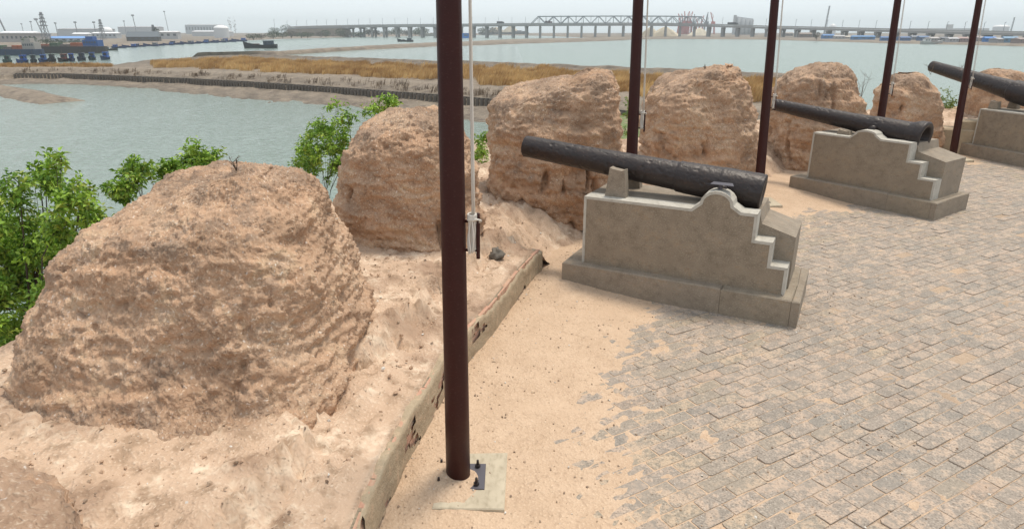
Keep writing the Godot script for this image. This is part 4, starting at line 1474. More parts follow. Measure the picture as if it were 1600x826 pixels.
func far_ground() -> void:
	var st := st_new()
	quad(st, Vector3(-400, -5.4, -400), Vector3(3, -5.4, -400), Vector3(3, -5.4, -2), Vector3(-400, -5.4, -2))
	struct("bay_water", done(st), M.water)
	st = st_new()
	quad(st, Vector3(-1800, -5.46, -2000), Vector3(1800, -5.46, -2000), Vector3(1800, -5.46, -10), Vector3(-1800, -5.46, -10))
	struct("channel_water", done(st), M.waterfar)
	var B := [[Vector3(-92.529, -5.900, -99.629), Vector3(-85.768, -5.900, -102.154), Vector3(-79.079, -5.900, -104.653), Vector3(-71.003, -5.900, -103.999), Vector3(-60.874, -5.900, -99.629), Vector3(-51.888, -5.900, -93.956), Vector3(-42.431, -5.900, -86.047), Vector3(-36.047, -5.900, -80.892), Vector3(-30.887, -5.900, -77.765), Vector3(-25.640, -5.900, -73.475), Vector3(-19.320, -5.900, -70.222), Vector3(-13.409, -5.900, -66.747), Vector3(-7.563, -5.900, -62.388), Vector3(-2.370, -5.900, -58.290), Vector3(2.730, -5.900, -53.255), Vector3(7.641, -5.900, -49.301), Vector3(11.938, -5.900, -45.842), Vector3(15.727, -5.900, -42.791), Vector3(19.094, -5.900, -40.080)],
		[Vector3(-92.529, -5.470, -102.629), Vector3(-85.768, -5.470, -105.154), Vector3(-79.079, -5.470, -107.653), Vector3(-71.003, -5.470, -106.999), Vector3(-60.874, -5.470, -102.629), Vector3(-51.888, -5.470, -96.956), Vector3(-42.431, -5.470, -89.047), Vector3(-36.047, -5.470, -83.892), Vector3(-30.887, -5.470, -80.765), Vector3(-25.640, -5.470, -76.475), Vector3(-19.320, -5.470, -73.222), Vector3(-13.409, -5.470, -69.747), Vector3(-7.563, -5.470, -65.388), Vector3(-2.370, -5.470, -61.290), Vector3(2.730, -5.470, -56.255), Vector3(7.641, -5.470, -52.301), Vector3(11.938, -5.470, -48.842), Vector3(15.727, -5.470, -45.791), Vector3(19.094, -5.470, -43.080)],
		[Vector3(-97.665, -4.950, -108.672), Vector3(-90.973, -4.950, -111.897), Vector3(-84.287, -4.950, -115.119), Vector3(-75.891, -4.950, -114.749), Vector3(-65.229, -4.950, -110.363), Vector3(-56.670, -4.950, -106.344), Vector3(-48.599, -4.950, -102.597), Vector3(-42.204, -4.950, -98.902), Vector3(-36.243, -4.950, -95.458), Vector3(-30.506, -4.950, -91.724), Vector3(-22.617, -4.950, -86.397), Vector3(-15.495, -4.950, -81.232), Vector3(-8.760, -4.950, -76.386), Vector3(-2.746, -4.950, -71.658), Vector3(3.195, -4.950, -66.516), Vector3(8.899, -4.950, -61.567), Vector3(13.788, -4.950, -57.045), Vector3(17.968, -4.950, -52.914), Vector3(21.608, -4.950, -49.317)],
		[Vector3(-97.665, -4.350, -109.072), Vector3(-90.973, -4.350, -112.297), Vector3(-84.287, -4.350, -115.519), Vector3(-75.891, -4.350, -115.149), Vector3(-65.229, -4.350, -110.763), Vector3(-56.670, -4.350, -106.744), Vector3(-48.599, -4.350, -102.997), Vector3(-42.204, -4.350, -99.302), Vector3(-36.243, -4.350, -95.858), Vector3(-30.506, -4.350, -92.124), Vector3(-22.617, -4.350, -86.797), Vector3(-15.495, -4.350, -81.632), Vector3(-8.760, -4.350, -76.786), Vector3(-2.746, -4.350, -72.058), Vector3(3.195, -4.350, -66.916), Vector3(8.899, -4.350, -61.967), Vector3(13.788, -4.350, -57.445), Vector3(17.968, -4.350, -53.314), Vector3(21.608, -4.350, -49.717)],
		[Vector3(-102.553, -3.600, -114.729), Vector3(-94.228, -3.600, -116.480), Vector3(-86.133, -3.600, -118.183), Vector3(-78.795, -3.600, -119.727), Vector3(-69.756, -3.600, -118.693), Vector3(-60.302, -3.600, -113.816), Vector3(-51.312, -3.600, -108.957), Vector3(-44.672, -3.600, -105.326), Vector3(-38.453, -3.600, -101.924), Vector3(-32.692, -3.600, -98.970), Vector3(-24.471, -3.600, -94.184), Vector3(-16.777, -3.600, -88.658), Vector3(-9.396, -3.600, -82.607), Vector3(-2.943, -3.600, -77.489), Vector3(3.432, -3.600, -72.147), Vector3(9.561, -3.600, -66.834), Vector3(14.804, -3.600, -61.934), Vector3(19.271, -3.600, -57.429), Vector3(23.150, -3.600, -53.514)],
		[Vector3(-106.734, -3.620, -119.489), Vector3(-98.124, -3.620, -121.381), Vector3(-89.743, -3.620, -123.222), Vector3(-82.138, -3.620, -124.893), Vector3(-72.692, -3.620, -123.774), Vector3(-62.742, -3.620, -118.503), Vector3(-53.305, -3.620, -113.269), Vector3(-46.354, -3.620, -109.367), Vector3(-39.857, -3.620, -105.720), Vector3(-33.853, -3.620, -102.559), Vector3(-25.302, -3.620, -97.451), Vector3(-17.317, -3.620, -91.573), Vector3(-9.679, -3.620, -85.159), Vector3(-3.027, -3.620, -79.754), Vector3(3.524, -3.620, -74.147), Vector3(9.801, -3.620, -68.834), Vector3(15.152, -3.620, -63.934), Vector3(19.695, -3.620, -59.429), Vector3(23.631, -3.620, -55.514)],
		[Vector3(-130.730, -4.850, -146.413), Vector3(-118.345, -4.850, -146.413), Vector3(-106.648, -4.850, -146.413), Vector3(-96.328, -4.850, -146.413), Vector3(-86.007, -4.850, -146.413), Vector3(-74.290, -4.603, -140.372), Vector3(-59.378, -4.183, -126.226), Vector3(-50.583, -4.050, -119.396), Vector3(-43.464, -4.050, -115.337), Vector3(-36.896, -4.050, -111.823), Vector3(-27.551, -4.050, -106.153), Vector3(-18.835, -4.050, -99.641), Vector3(-10.516, -4.050, -92.553), Vector3(-3.285, -4.050, -86.592), Vector3(3.821, -4.050, -80.404), Vector3(10.615, -4.050, -74.282), Vector3(16.395, -4.050, -68.666), Vector3(21.292, -4.050, -63.525), Vector3(25.529, -4.050, -59.079)],
		[Vector3(-141.597, -4.950, -158.769), Vector3(-128.182, -4.950, -158.769), Vector3(-115.513, -4.950, -158.769), Vector3(-104.334, -4.950, -158.769), Vector3(-93.156, -4.950, -158.769), Vector3(-92.981, -4.719, -176.298), Vector3(-83.580, -4.325, -178.613), Vector3(-77.845, -4.200, -184.972), Vector3(-71.331, -4.200, -190.756), Vector3(-60.186, -4.200, -183.856), Vector3(-44.632, -4.200, -173.391), Vector3(-30.733, -4.200, -164.038), Vector3(-17.333, -4.200, -154.050), Vector3(-5.520, -4.200, -147.073), Vector3(6.492, -4.200, -138.226), Vector3(18.093, -4.200, -128.242), Vector3(28.050, -4.200, -119.120), Vector3(36.579, -4.200, -110.788), Vector3(42.763, -4.200, -100.516)],
		[Vector3(-144.278, -4.950, -161.827), Vector3(-130.610, -4.950, -161.827), Vector3(-117.701, -4.950, -161.827), Vector3(-106.310, -4.950, -161.827), Vector3(-94.920, -4.950, -161.827), Vector3(-95.027, -4.565, -180.290), Vector3(-84.712, -3.908, -181.214), Vector3(-79.412, -3.700, -188.924), Vector3(-71.373, -3.700, -192.756), Vector3(-59.289, -3.700, -185.856), Vector3(-44.339, -3.700, -175.391), Vector3(-30.764, -3.700, -166.038), Vector3(-17.455, -3.700, -156.050), Vector3(-5.538, -3.700, -149.073), Vector3(6.512, -3.700, -140.226), Vector3(18.207, -3.700, -130.242), Vector3(28.429, -3.700, -121.120), Vector3(37.455, -3.700, -113.679), Vector3(44.280, -3.700, -104.346)],
		[Vector3(-152.935, -5.900, -171.537), Vector3(-138.447, -5.900, -171.537), Vector3(-124.763, -5.900, -171.537), Vector3(-112.689, -5.900, -171.537), Vector3(-100.615, -5.900, -171.537), Vector3(-100.729, -5.900, -191.107), Vector3(-89.795, -5.900, -192.087), Vector3(-84.177, -5.900, -200.259), Vector3(-75.655, -5.900, -204.321), Vector3(-62.846, -5.900, -197.007), Vector3(-46.999, -5.900, -185.914), Vector3(-32.610, -5.900, -176.000), Vector3(-18.502, -5.900, -165.413), Vector3(-5.870, -5.900, -158.017), Vector3(6.903, -5.900, -148.640), Vector3(19.299, -5.900, -138.057), Vector3(30.135, -5.900, -128.387), Vector3(39.702, -5.900, -120.500), Vector3(46.937, -5.900, -110.607)]]
	loft("mud_bank", B, M.mud, 10, [1, 6, 2, 5, 2, 2, 10, 3, 3], 0.22, 0.12, [0.6, 0.65, 0.95, 0.75, 0.95, 2.1, 1.0, 0.7, 0.75, 0.6])
	build_piles([Vector3(-97.665, -4.950, -108.422), Vector3(-90.973, -4.950, -111.647), Vector3(-84.287, -4.950, -114.869), Vector3(-75.891, -4.950, -114.499), Vector3(-65.229, -4.950, -110.113), Vector3(-56.670, -4.950, -106.094), Vector3(-48.599, -4.950, -102.347), Vector3(-42.204, -4.950, -98.652), Vector3(-36.243, -4.950, -95.208), Vector3(-30.506, -4.950, -91.474), Vector3(-22.617, -4.950, -86.147), Vector3(-15.495, -4.950, -80.982), Vector3(-8.760, -4.950, -76.136), Vector3(-2.746, -4.950, -71.408), Vector3(3.195, -4.950, -66.266), Vector3(8.899, -4.950, -61.317), Vector3(13.788, -4.950, -56.795), Vector3(17.968, -4.950, -52.664), Vector3(21.608, -4.950, -49.067)], [Vector3(-97.665, -4.350, -108.822), Vector3(-90.973, -4.350, -112.047), Vector3(-84.287, -4.350, -115.269), Vector3(-75.891, -4.350, -114.899), Vector3(-65.229, -4.350, -110.513), Vector3(-56.670, -4.350, -106.494), Vector3(-48.599, -4.350, -102.747), Vector3(-42.204, -4.350, -99.052), Vector3(-36.243, -4.350, -95.608), Vector3(-30.506, -4.350, -91.874), Vector3(-22.617, -4.350, -86.547), Vector3(-15.495, -4.350, -81.382), Vector3(-8.760, -4.350, -76.536), Vector3(-2.746, -4.350, -71.808), Vector3(3.195, -4.350, -66.666), Vector3(8.899, -4.350, -61.717), Vector3(13.788, -4.350, -57.195), Vector3(17.968, -4.350, -53.064), Vector3(21.608, -4.350, -49.467)])
	reeds("reed_bed", [Vector3(-74.290, -4.603, -140.372), Vector3(-59.378, -4.183, -126.226), Vector3(-50.583, -4.050, -119.396), Vector3(-43.464, -4.050, -115.337), Vector3(-36.896, -4.050, -111.823), Vector3(-27.551, -4.050, -106.153), Vector3(-18.835, -4.050, -99.641), Vector3(-10.516, -4.050, -92.553), Vector3(-3.285, -4.050, -86.592), Vector3(3.821, -4.050, -80.404), Vector3(10.615, -4.050, -74.282), Vector3(16.395, -4.050, -68.666), Vector3(21.292, -4.050, -63.525), Vector3(25.529, -4.050, -59.079)], [Vector3(-92.981, -4.719, -176.298), Vector3(-83.580, -4.325, -178.613), Vector3(-77.845, -4.200, -184.972), Vector3(-71.331, -4.200, -190.756), Vector3(-60.186, -4.200, -183.856), Vector3(-44.632, -4.200, -173.391), Vector3(-30.733, -4.200, -164.038), Vector3(-17.333, -4.200, -154.050), Vector3(-5.520, -4.200, -147.073), Vector3(6.492, -4.200, -138.226), Vector3(18.093, -4.200, -128.242), Vector3(28.050, -4.200, -119.120), Vector3(36.579, -4.200, -110.788), Vector3(42.763, -4.200, -100.516)], 0.02, 0.66, 13000, "wide field of dry orange reeds behind the piled mud bank", 71, 0.10)
	reeds("reed_bed", [Vector3(-130.730, -4.850, -146.413), Vector3(-118.345, -4.850, -146.413), Vector3(-106.648, -4.850, -146.413), Vector3(-96.328, -4.850, -146.413), Vector3(-86.007, -4.850, -146.413)], [Vector3(-141.597, -4.950, -158.769), Vector3(-128.182, -4.950, -158.769), Vector3(-115.513, -4.950, -158.769), Vector3(-104.334, -4.950, -158.769), Vector3(-93.156, -4.950, -158.769)], 0.05, 0.98, 2600, "thin strip of dry reeds in front of the moored boats", 72, 0.25, 0.33)
	reeds("scrub", [Vector3(-84.287, -4.350, -115.519), Vector3(-75.891, -4.350, -115.149), Vector3(-65.229, -4.350, -110.763), Vector3(-56.670, -4.350, -106.744), Vector3(-48.599, -4.350, -102.997), Vector3(-42.204, -4.350, -99.302), Vector3(-36.243, -4.350, -95.858), Vector3(-30.506, -4.350, -92.124), Vector3(-22.617, -4.350, -86.797), Vector3(-15.495, -4.350, -81.632), Vector3(-8.760, -4.350, -76.786), Vector3(-2.746, -4.350, -72.058), Vector3(3.195, -4.350, -66.916)], [Vector3(-86.133, -3.600, -118.183), Vector3(-78.795, -3.600, -119.727), Vector3(-69.756, -3.600, -118.693), Vector3(-60.302, -3.600, -113.816), Vector3(-51.312, -3.600, -108.957), Vector3(-44.672, -3.600, -105.326), Vector3(-38.453, -3.600, -101.924), Vector3(-32.692, -3.600, -98.970), Vector3(-24.471, -3.600, -94.184), Vector3(-16.777, -3.600, -88.658), Vector3(-9.396, -3.600, -82.607), Vector3(-2.943, -3.600, -77.489), Vector3(3.432, -3.600, -72.147)], 0.1, 0.8, 260, "dark dry scrub tufts dotted along the slope above the timber piles", 73, 0.12, 0.30, Color(0.10, 0.065, 0.04), Color(0.22, 0.15, 0.09))
	loft("mud_spit", [[Vector3(-77.117, -5.450, -87.928), Vector3(-65.768, -5.450, -86.181), Vector3(-58.780, -5.450, -79.820), Vector3(-54.542, -5.450, -76.968), Vector3(-51.686, -5.450, -80.942)], [Vector3(-84.829, -4.750, -97.008), Vector3(-73.357, -4.750, -96.457), Vector3(-63.406, -4.750, -88.267), Vector3(-56.819, -4.750, -82.448), Vector3(-51.922, -5.300, -81.325)], [Vector3(-92.540, -5.450, -106.089), Vector3(-80.946, -5.450, -106.734), Vector3(-68.031, -5.450, -96.715), Vector3(-59.095, -5.450, -87.928), Vector3(-52.158, -5.450, -81.708)]], M.mud, 8, [4, 4], 0.10, 0.15, [0.75, 1.2, 0.7])
	loft("mud_dyke", [[Vector3(-104.915, -6.000, -219.418), Vector3(-89.382, -6.000, -234.178), Vector3(-81.618, -6.000, -231.075), Vector3(-79.238, -6.000, -237.364), Vector3(-74.809, -6.000, -262.245), Vector3(-69.379, -6.000, -292.745), Vector3(-59.967, -6.000, -316.926), Vector3(-41.294, -6.000, -364.900), Vector3(-26.884, -6.000, -380.433), Vector3(0.000, -6.000, -435.909), Vector3(32.261, -6.000, -491.385), Vector3(80.653, -6.000, -574.599), Vector3(127.452, -6.000, -682.469), Vector3(172.060, -6.000, -709.022)], [Vector3(-104.915, -5.500, -224.418), Vector3(-89.382, -5.500, -239.178), Vector3(-81.618, -5.500, -236.075), Vector3(-79.238, -5.500, -242.364), Vector3(-74.809, -5.500, -267.245), Vector3(-69.379, -5.500, -297.745), Vector3(-59.967, -5.500, -321.926), Vector3(-41.294, -5.500, -369.900), Vector3(-26.884, -5.500, -385.433), Vector3(0.000, -5.500, -440.909), Vector3(32.261, -5.500, -496.385), Vector3(80.653, -5.500, -579.599), Vector3(127.452, -5.500, -687.469), Vector3(172.060, -5.500, -714.022)], [Vector3(-103.508, -4.200, -225.618), Vector3(-88.288, -4.200, -240.378), Vector3(-82.224, -4.200, -238.000), Vector3(-80.099, -4.200, -245.179), Vector3(-75.683, -4.200, -270.554), Vector3(-70.261, -4.200, -301.716), Vector3(-61.466, -4.200, -330.196), Vector3(-43.461, -4.200, -389.616), Vector3(-28.523, -4.200, -409.249), Vector3(0.000, -4.200, -488.599), Vector3(35.480, -4.200, -546.353), Vector3(87.851, -4.200, -631.738), Vector3(134.160, -4.200, -723.954), Vector3(180.125, -4.200, -747.777)], [Vector3(-100.226, -4.100, -228.418), Vector3(-85.736, -4.100, -243.178), Vector3(-83.639, -4.100, -242.491), Vector3(-82.108, -4.100, -251.749), Vector3(-77.724, -4.100, -278.274), Vector3(-72.318, -4.100, -310.981), Vector3(-64.964, -4.100, -349.493), Vector3(-48.519, -4.100, -435.620), Vector3(-32.346, -4.100, -464.821), Vector3(0.000, -4.100, -599.876), Vector3(42.991, -4.100, -662.945), Vector3(104.648, -4.100, -753.397), Vector3(149.812, -4.100, -809.087), Vector3(198.943, -4.100, -826.539)], [Vector3(-103.233, -5.900, -235.271), Vector3(-88.308, -5.900, -250.473), Vector3(-86.148, -5.900, -249.766), Vector3(-84.571, -5.900, -259.301), Vector3(-80.056, -5.900, -286.622), Vector3(-74.488, -5.900, -320.310), Vector3(-66.913, -5.900, -359.978), Vector3(-49.975, -5.900, -448.689), Vector3(-33.316, -5.900, -478.766), Vector3(0.000, -5.900, -617.872), Vector3(44.281, -5.900, -682.833), Vector3(107.787, -5.900, -775.999), Vector3(154.306, -5.900, -833.360), Vector3(204.911, -5.900, -851.335)]], M.mudfar, 8, [1, 3, 3, 2], 0.25, 0.05, [0.7, 0.7, 0.95, 1.15, 0.8])
	loft("far_shore", [[Vector3(-189.266, -6.200, -177.501), Vector3(-184.350, -6.200, -213.005), Vector3(-196.640, -6.200, -257.386), Vector3(-194.261, -6.200, -291.745), Vector3(-201.278, -6.200, -342.798), Vector3(-219.376, -6.200, -457.100), Vector3(-235.698, -6.200, -629.455), Vector3(-241.959, -6.200, -719.224), Vector3(-212.858, -6.200, -951.922), Vector3(-118.291, -6.200, -1156.097), Vector3(-52.941, -6.200, -1424.942), Vector3(53.769, -6.200, -1156.097), Vector3(107.537, -6.200, -767.765), Vector3(132.354, -6.200, -708.022), Vector3(185.295, -6.200, -708.022), Vector3(245.800, -6.200, -656.813), Vector3(253.029, -6.200, -539.335), Vector3(258.090, -6.200, -457.100), Vector3(273.732, -6.200, -414.736), Vector3(280.914, -6.200, -371.508), Vector3(277.516, -6.200, -291.745)], [Vector3(-189.266, -5.500, -183.501), Vector3(-184.350, -5.500, -219.005), Vector3(-196.640, -5.500, -263.386), Vector3(-194.261, -5.500, -297.745), Vector3(-201.278, -5.500, -348.798), Vector3(-219.376, -5.500, -463.100), Vector3(-235.698, -5.500, -635.455), Vector3(-241.959, -5.500, -725.224), Vector3(-212.858, -5.500, -957.922), Vector3(-118.291, -5.500, -1162.097), Vector3(-52.941, -5.500, -1430.942), Vector3(53.769, -5.500, -1162.097), Vector3(107.537, -5.500, -773.765), Vector3(132.354, -5.500, -714.022), Vector3(185.295, -5.500, -714.022), Vector3(245.800, -5.500, -662.813), Vector3(253.029, -5.500, -545.335), Vector3(258.090, -5.500, -463.100), Vector3(273.732, -5.500, -420.736), Vector3(280.914, -5.500, -377.508), Vector3(277.516, -5.500, -297.745)], [Vector3(-193.051, -4.400, -187.171), Vector3(-188.037, -4.400, -223.385), Vector3(-200.573, -4.400, -268.654), Vector3(-198.146, -4.400, -303.700), Vector3(-205.304, -4.400, -355.774), Vector3(-223.764, -4.400, -472.362), Vector3(-240.412, -4.400, -648.164), Vector3(-246.798, -4.400, -739.728), Vector3(-217.115, -4.400, -977.080), Vector3(-120.657, -4.400, -1185.339), Vector3(-54.000, -4.400, -1459.561), Vector3(54.844, -4.400, -1185.339), Vector3(109.688, -4.400, -789.240), Vector3(135.001, -4.400, -728.302), Vector3(189.001, -4.400, -728.302), Vector3(250.716, -4.400, -676.069), Vector3(258.090, -4.400, -556.242), Vector3(263.252, -4.400, -472.362), Vector3(279.207, -4.400, -429.151), Vector3(286.532, -4.400, -385.058), Vector3(283.066, -4.400, -303.700)], [Vector3(-217.656, -4.100, -211.026), Vector3(-212.002, -4.100, -251.856), Vector3(-226.136, -4.100, -302.894), Vector3(-223.400, -4.100, -342.407), Vector3(-231.470, -4.100, -401.118), Vector3(-252.282, -4.100, -532.565), Vector3(-271.053, -4.100, -730.773), Vector3(-278.253, -4.100, -834.008), Vector3(-244.787, -4.100, -1101.610), Vector3(-136.035, -4.100, -1336.412), Vector3(-60.882, -4.100, -1645.583), Vector3(61.834, -4.100, -1336.412), Vector3(123.668, -4.100, -889.830), Vector3(152.207, -4.100, -821.125), Vector3(213.089, -4.100, -821.125), Vector3(282.670, -4.100, -762.235), Vector3(290.983, -4.100, -627.135), Vector3(296.803, -4.100, -532.565), Vector3(314.792, -4.100, -483.846), Vector3(323.051, -4.100, -434.134), Vector3(319.143, -4.100, -342.407)], [Vector3(-2336.097, -4.100, -2300.000), Vector3(-1911.352, -4.100, -2300.000), Vector3(-1698.980, -4.100, -2300.000), Vector3(-1486.607, -4.100, -2300.000), Vector3(-1316.709, -4.100, -2300.000), Vector3(-1083.100, -4.100, -2300.000), Vector3(-849.490, -4.100, -2300.000), Vector3(-764.541, -4.100, -2300.000), Vector3(-509.694, -4.100, -2300.000), Vector3(-233.610, -4.100, -2300.000), Vector3(-84.949, -4.100, -2300.000), Vector3(106.186, -4.100, -2300.000), Vector3(318.559, -4.100, -2300.000), Vector3(424.745, -4.100, -2300.000), Vector3(594.643, -4.100, -2300.000), Vector3(849.490, -4.100, -2300.000), Vector3(1061.862, -4.100, -2300.000), Vector3(1274.235, -4.100, -2300.000), Vector3(1486.607, -4.100, -2300.000), Vector3(1698.980, -4.100, -2300.000), Vector3(2123.725, -4.100, -2300.000)]], M.mudfar, 6, [1, 3, 4, 8], 0.25, 0.02, [0.7, 0.8, 0.95, 0.9, 0.8])
	st = st_new()
	var GF := [[Vector3(1.500, -6.200, -24.000), Vector3(6.000, -6.000, -26.000), Vector3(14.000, -6.000, -30.000), Vector3(30.000, -6.000, -30.000), Vector3(70.000, -6.000, -30.000)], [Vector3(0.600, -5.200, -30.000), Vector3(6.000, -4.600, -32.000), Vector3(14.000, -4.600, -36.000), Vector3(30.000, -4.800, -40.000), Vector3(70.000, -4.800, -40.000)], [Vector3(-2.000, -5.300, -64.000), Vector3(8.000, -4.700, -66.000), Vector3(22.000, -4.600, -66.000), Vector3(40.000, -5.000, -66.000), Vector3(90.000, -5.700, -70.000)]]
	loft("grass_field", GF, M.grass, 12, [6, 24], 0.25, 0.2, [1.0, 1.0, 1.0])

func build_piles(lo: Array, hi: Array) -> void:
	var o := thing("pile_wall", "long low wall of dark upright timber piles along the mud bank", "retaining wall")
	var st := st_new()
	var r := RandomNumberGenerator.new()
	r.seed = 77
	for c in range(2, lo.size() - 2):
		var a: Vector3 = lo[c]
		var b: Vector3 = lo[c + 1]
		var n := int(a.distance_to(b) / 0.62)
		for k in n:
			var t := (k + r.randf() * 0.15) / n
			var p := a.lerp(b, t)
			var q: Vector3 = (hi[c] as Vector3).lerp(hi[c + 1], t)
			var top := q.y + r.randf_range(0.02, 0.22)
			p = p.lerp(q, 0.55)
			tube(st, [Vector3(p.x, -5.6, p.z + 0.3), Vector3(p.x + r.randf_range(-0.03, 0.03), top, p.z + 0.3)], 0.21, 0.19, 6)
	var m := obj("pile", done(st), mat(Color(0.125, 0.108, 0.09), 0.95), o)
	m.set_meta("kind", "stuff")
	st = st_new()
	for c in range(2, lo.size() - 2):
		bar(st, (lo[c] as Vector3).lerp(hi[c], 0.55) + Vector3(0, 0.35, 0.02), (lo[c + 1] as Vector3).lerp(hi[c + 1], 0.55) + Vector3(0, 0.35, 0.02), 0.12, 0.2)
	obj("waling", done(st), mat(Color(0.10, 0.085, 0.07), 0.95), o)

func mounds() -> void:
	mound([[0.25, -3.239, -0.879, -2.62, -5.7], [0.217, -3.206, -1.044, -2.553, -5.722], [0.509, -3.176, -1.096, -3.07, -5.562], [0.764, -3.148, -1.147, -3.257, -5.476], [0.985, -3.093, -1.199, -3.371, -5.401], [1.2, -2.988, -1.267, -3.49, -5.314], [1.386, -2.821, -1.34, -3.609, -5.209], [1.544, -2.567, -1.428, -3.803, -5.041], [1.642, -2.28, -1.543, -3.999, -4.851], [1.69, -2.033, -1.644, -4.136, -4.693], [1.716, -1.897, -1.674, -4.282, -4.458], [1.728, -1.785, -1.785, -4.35, -4.35]], -2.012, -4.350, 560, 200, 1, 0.02, "largest and nearest earth mound, rounded and tan, in front of the leafy trees", 3.2, 1.00)
	mound([[0.25, -1.974, -0.401, -6.25, -8.0], [0.342, -1.932, -0.376, -6.25, -7.986], [0.601, -1.898, -0.353, -6.25, -7.947], [0.832, -1.891, -0.343, -6.25, -7.912], [1.066, -1.897, -0.361, -6.266, -7.868], [1.225, -1.864, -0.394, -6.282, -7.836], [1.389, -1.776, -0.428, -6.299, -7.803], [1.59, -1.635, -0.475, -6.395, -7.674], [1.748, -1.438, -0.556, -6.524, -7.489], [1.84, -1.2, -0.688, -6.69, -7.253], [1.885, -0.949, -0.842, -6.895, -7.014], [1.897, -0.911, -0.911, -6.95, -6.95]], -1.062, -6.900, 360, 150, 2, 0.00, "tall pale earth mound directly behind the nearest flagpole", 3.0, 1.00)
	mound([[0.1, -0.337, 1.679, -8.3, -10.1], [0.485, -0.324, 1.621, -8.3, -10.003], [0.755, -0.31, 1.559, -8.3, -9.936], [1.064, -0.299, 1.495, -8.3, -9.872], [1.323, -0.309, 1.453, -8.3, -9.829], [1.468, -0.328, 1.432, -8.3, -9.804], [1.619, -0.287, 1.416, -8.335, -9.765], [1.785, -0.122, 1.393, -8.381, -9.719], [1.925, 0.185, 1.359, -8.492, -9.563], [2.022, 0.567, 1.315, -8.647, -9.34], [2.079, 0.978, 1.271, -8.897, -9.018], [2.091, 0.915, 0.915, -8.95, -8.95]], 0.718, -8.900, 330, 130, 3, 0.16, "grey-topped earth mound behind the muzzle of the nearest cannon, overhanging the water side", 3.2, 1.10)
	mound([[0.0, 2.208, 4.263, -10.3, -12.2], [0.485, 2.206, 4.178, -10.3, -12.143], [0.863, 2.208, 4.094, -10.301, -12.097], [1.232, 2.232, 4.01, -10.33, -12.039], [1.542, 2.314, 3.921, -10.371, -11.972], [1.775, 2.487, 3.831, -10.454, -11.862], [1.926, 2.761, 3.747, -10.528, -11.758], [2.045, 3.122, 3.671, -10.689, -11.517], [2.105, 3.489, 3.6, -10.943, -11.094], [2.117, 3.463, 3.463, -11.0, -11.0]], 3.263, -11.000, 300, 120, 4, 0.16, "reddish banded earth mound between the second and third flagpoles", 3.2, 1.10)
	mound([[-0.1, 5.297, 7.274, -12.5, -14.3], [0.49, 5.275, 7.154, -12.5, -14.23], [0.896, 5.257, 7.031, -12.512, -14.176], [1.269, 5.257, 6.9, -12.542, -14.117], [1.513, 5.285, 6.772, -12.599, -14.034], [1.695, 5.36, 6.66, -12.664, -13.948], [1.851, 5.52, 6.555, -12.775, -13.787], [1.946, 5.787, 6.414, -12.915, -13.58], [1.994, 6.074, 6.251, -13.143, -13.276], [2.006, 6.091, 6.091, -13.2, -13.2]], 6.115, -13.200, 260, 100, 5, 0.18, "dark-crusted earth mound behind the barrel of the middle cannon", 3.0, 1.20)
	mound([[-0.1, 8.291, 9.775, -14.5, -15.6], [0.463, 8.231, 9.675, -14.424, -15.6], [0.817, 8.172, 9.571, -14.4, -15.568], [1.167, 8.139, 9.447, -14.4, -15.505], [1.428, 8.173, 9.294, -14.462, -15.438], [1.619, 8.279, 9.104, -14.611, -15.262], [1.741, 8.425, 8.882, -14.874, -14.932], [1.753, 8.651, 8.651, -14.9, -14.9]], 8.797, -14.900, 200, 80, 6, 0.10, "small pale earth mound under the muzzle of the farthest cannon", 3.0, 1.00)
	mound([[-0.1, 12.16, 14.311, -16.7, -18.4], [0.6, 12.071, 14.067, -16.7, -18.322], [1.007, 11.991, 13.812, -16.757, -18.215], [1.328, 11.959, 13.508, -16.846, -18.081], [1.565, 12.03, 13.108, -17.017, -17.859], [1.691, 12.242, 12.573, -17.367, -17.44], [1.703, 12.454, 12.454, -17.4, -17.4]], 12.767, -17.400, 200, 70, 7, 0.15, "farthest earth mound, partly hidden by the farthest cannon", 3.0, 1.00)
	mound([[0.2, -3.2, -0.98, 1.2, -2.1], [0.6, -3.1, -1.02, 1.2, -2.08], [0.9, -3.0, -1.08, 1.1, -2.04], [1.04, -2.9, -1.14, 1.0, -2.0], [1.13, -2.8, -1.24, 0.9, -1.95], [1.19, -2.6, -1.38, 0.6, -1.86], [1.23, -2.3, -1.6, 0.2, -1.6], [1.24, -1.95, -1.95, -0.7, -0.7]], -2.0, -0.4, 300, 110, 9, 0.2, "crumbling top of an earth mound cut off by the near corner of the view", 2.6, 1.0)

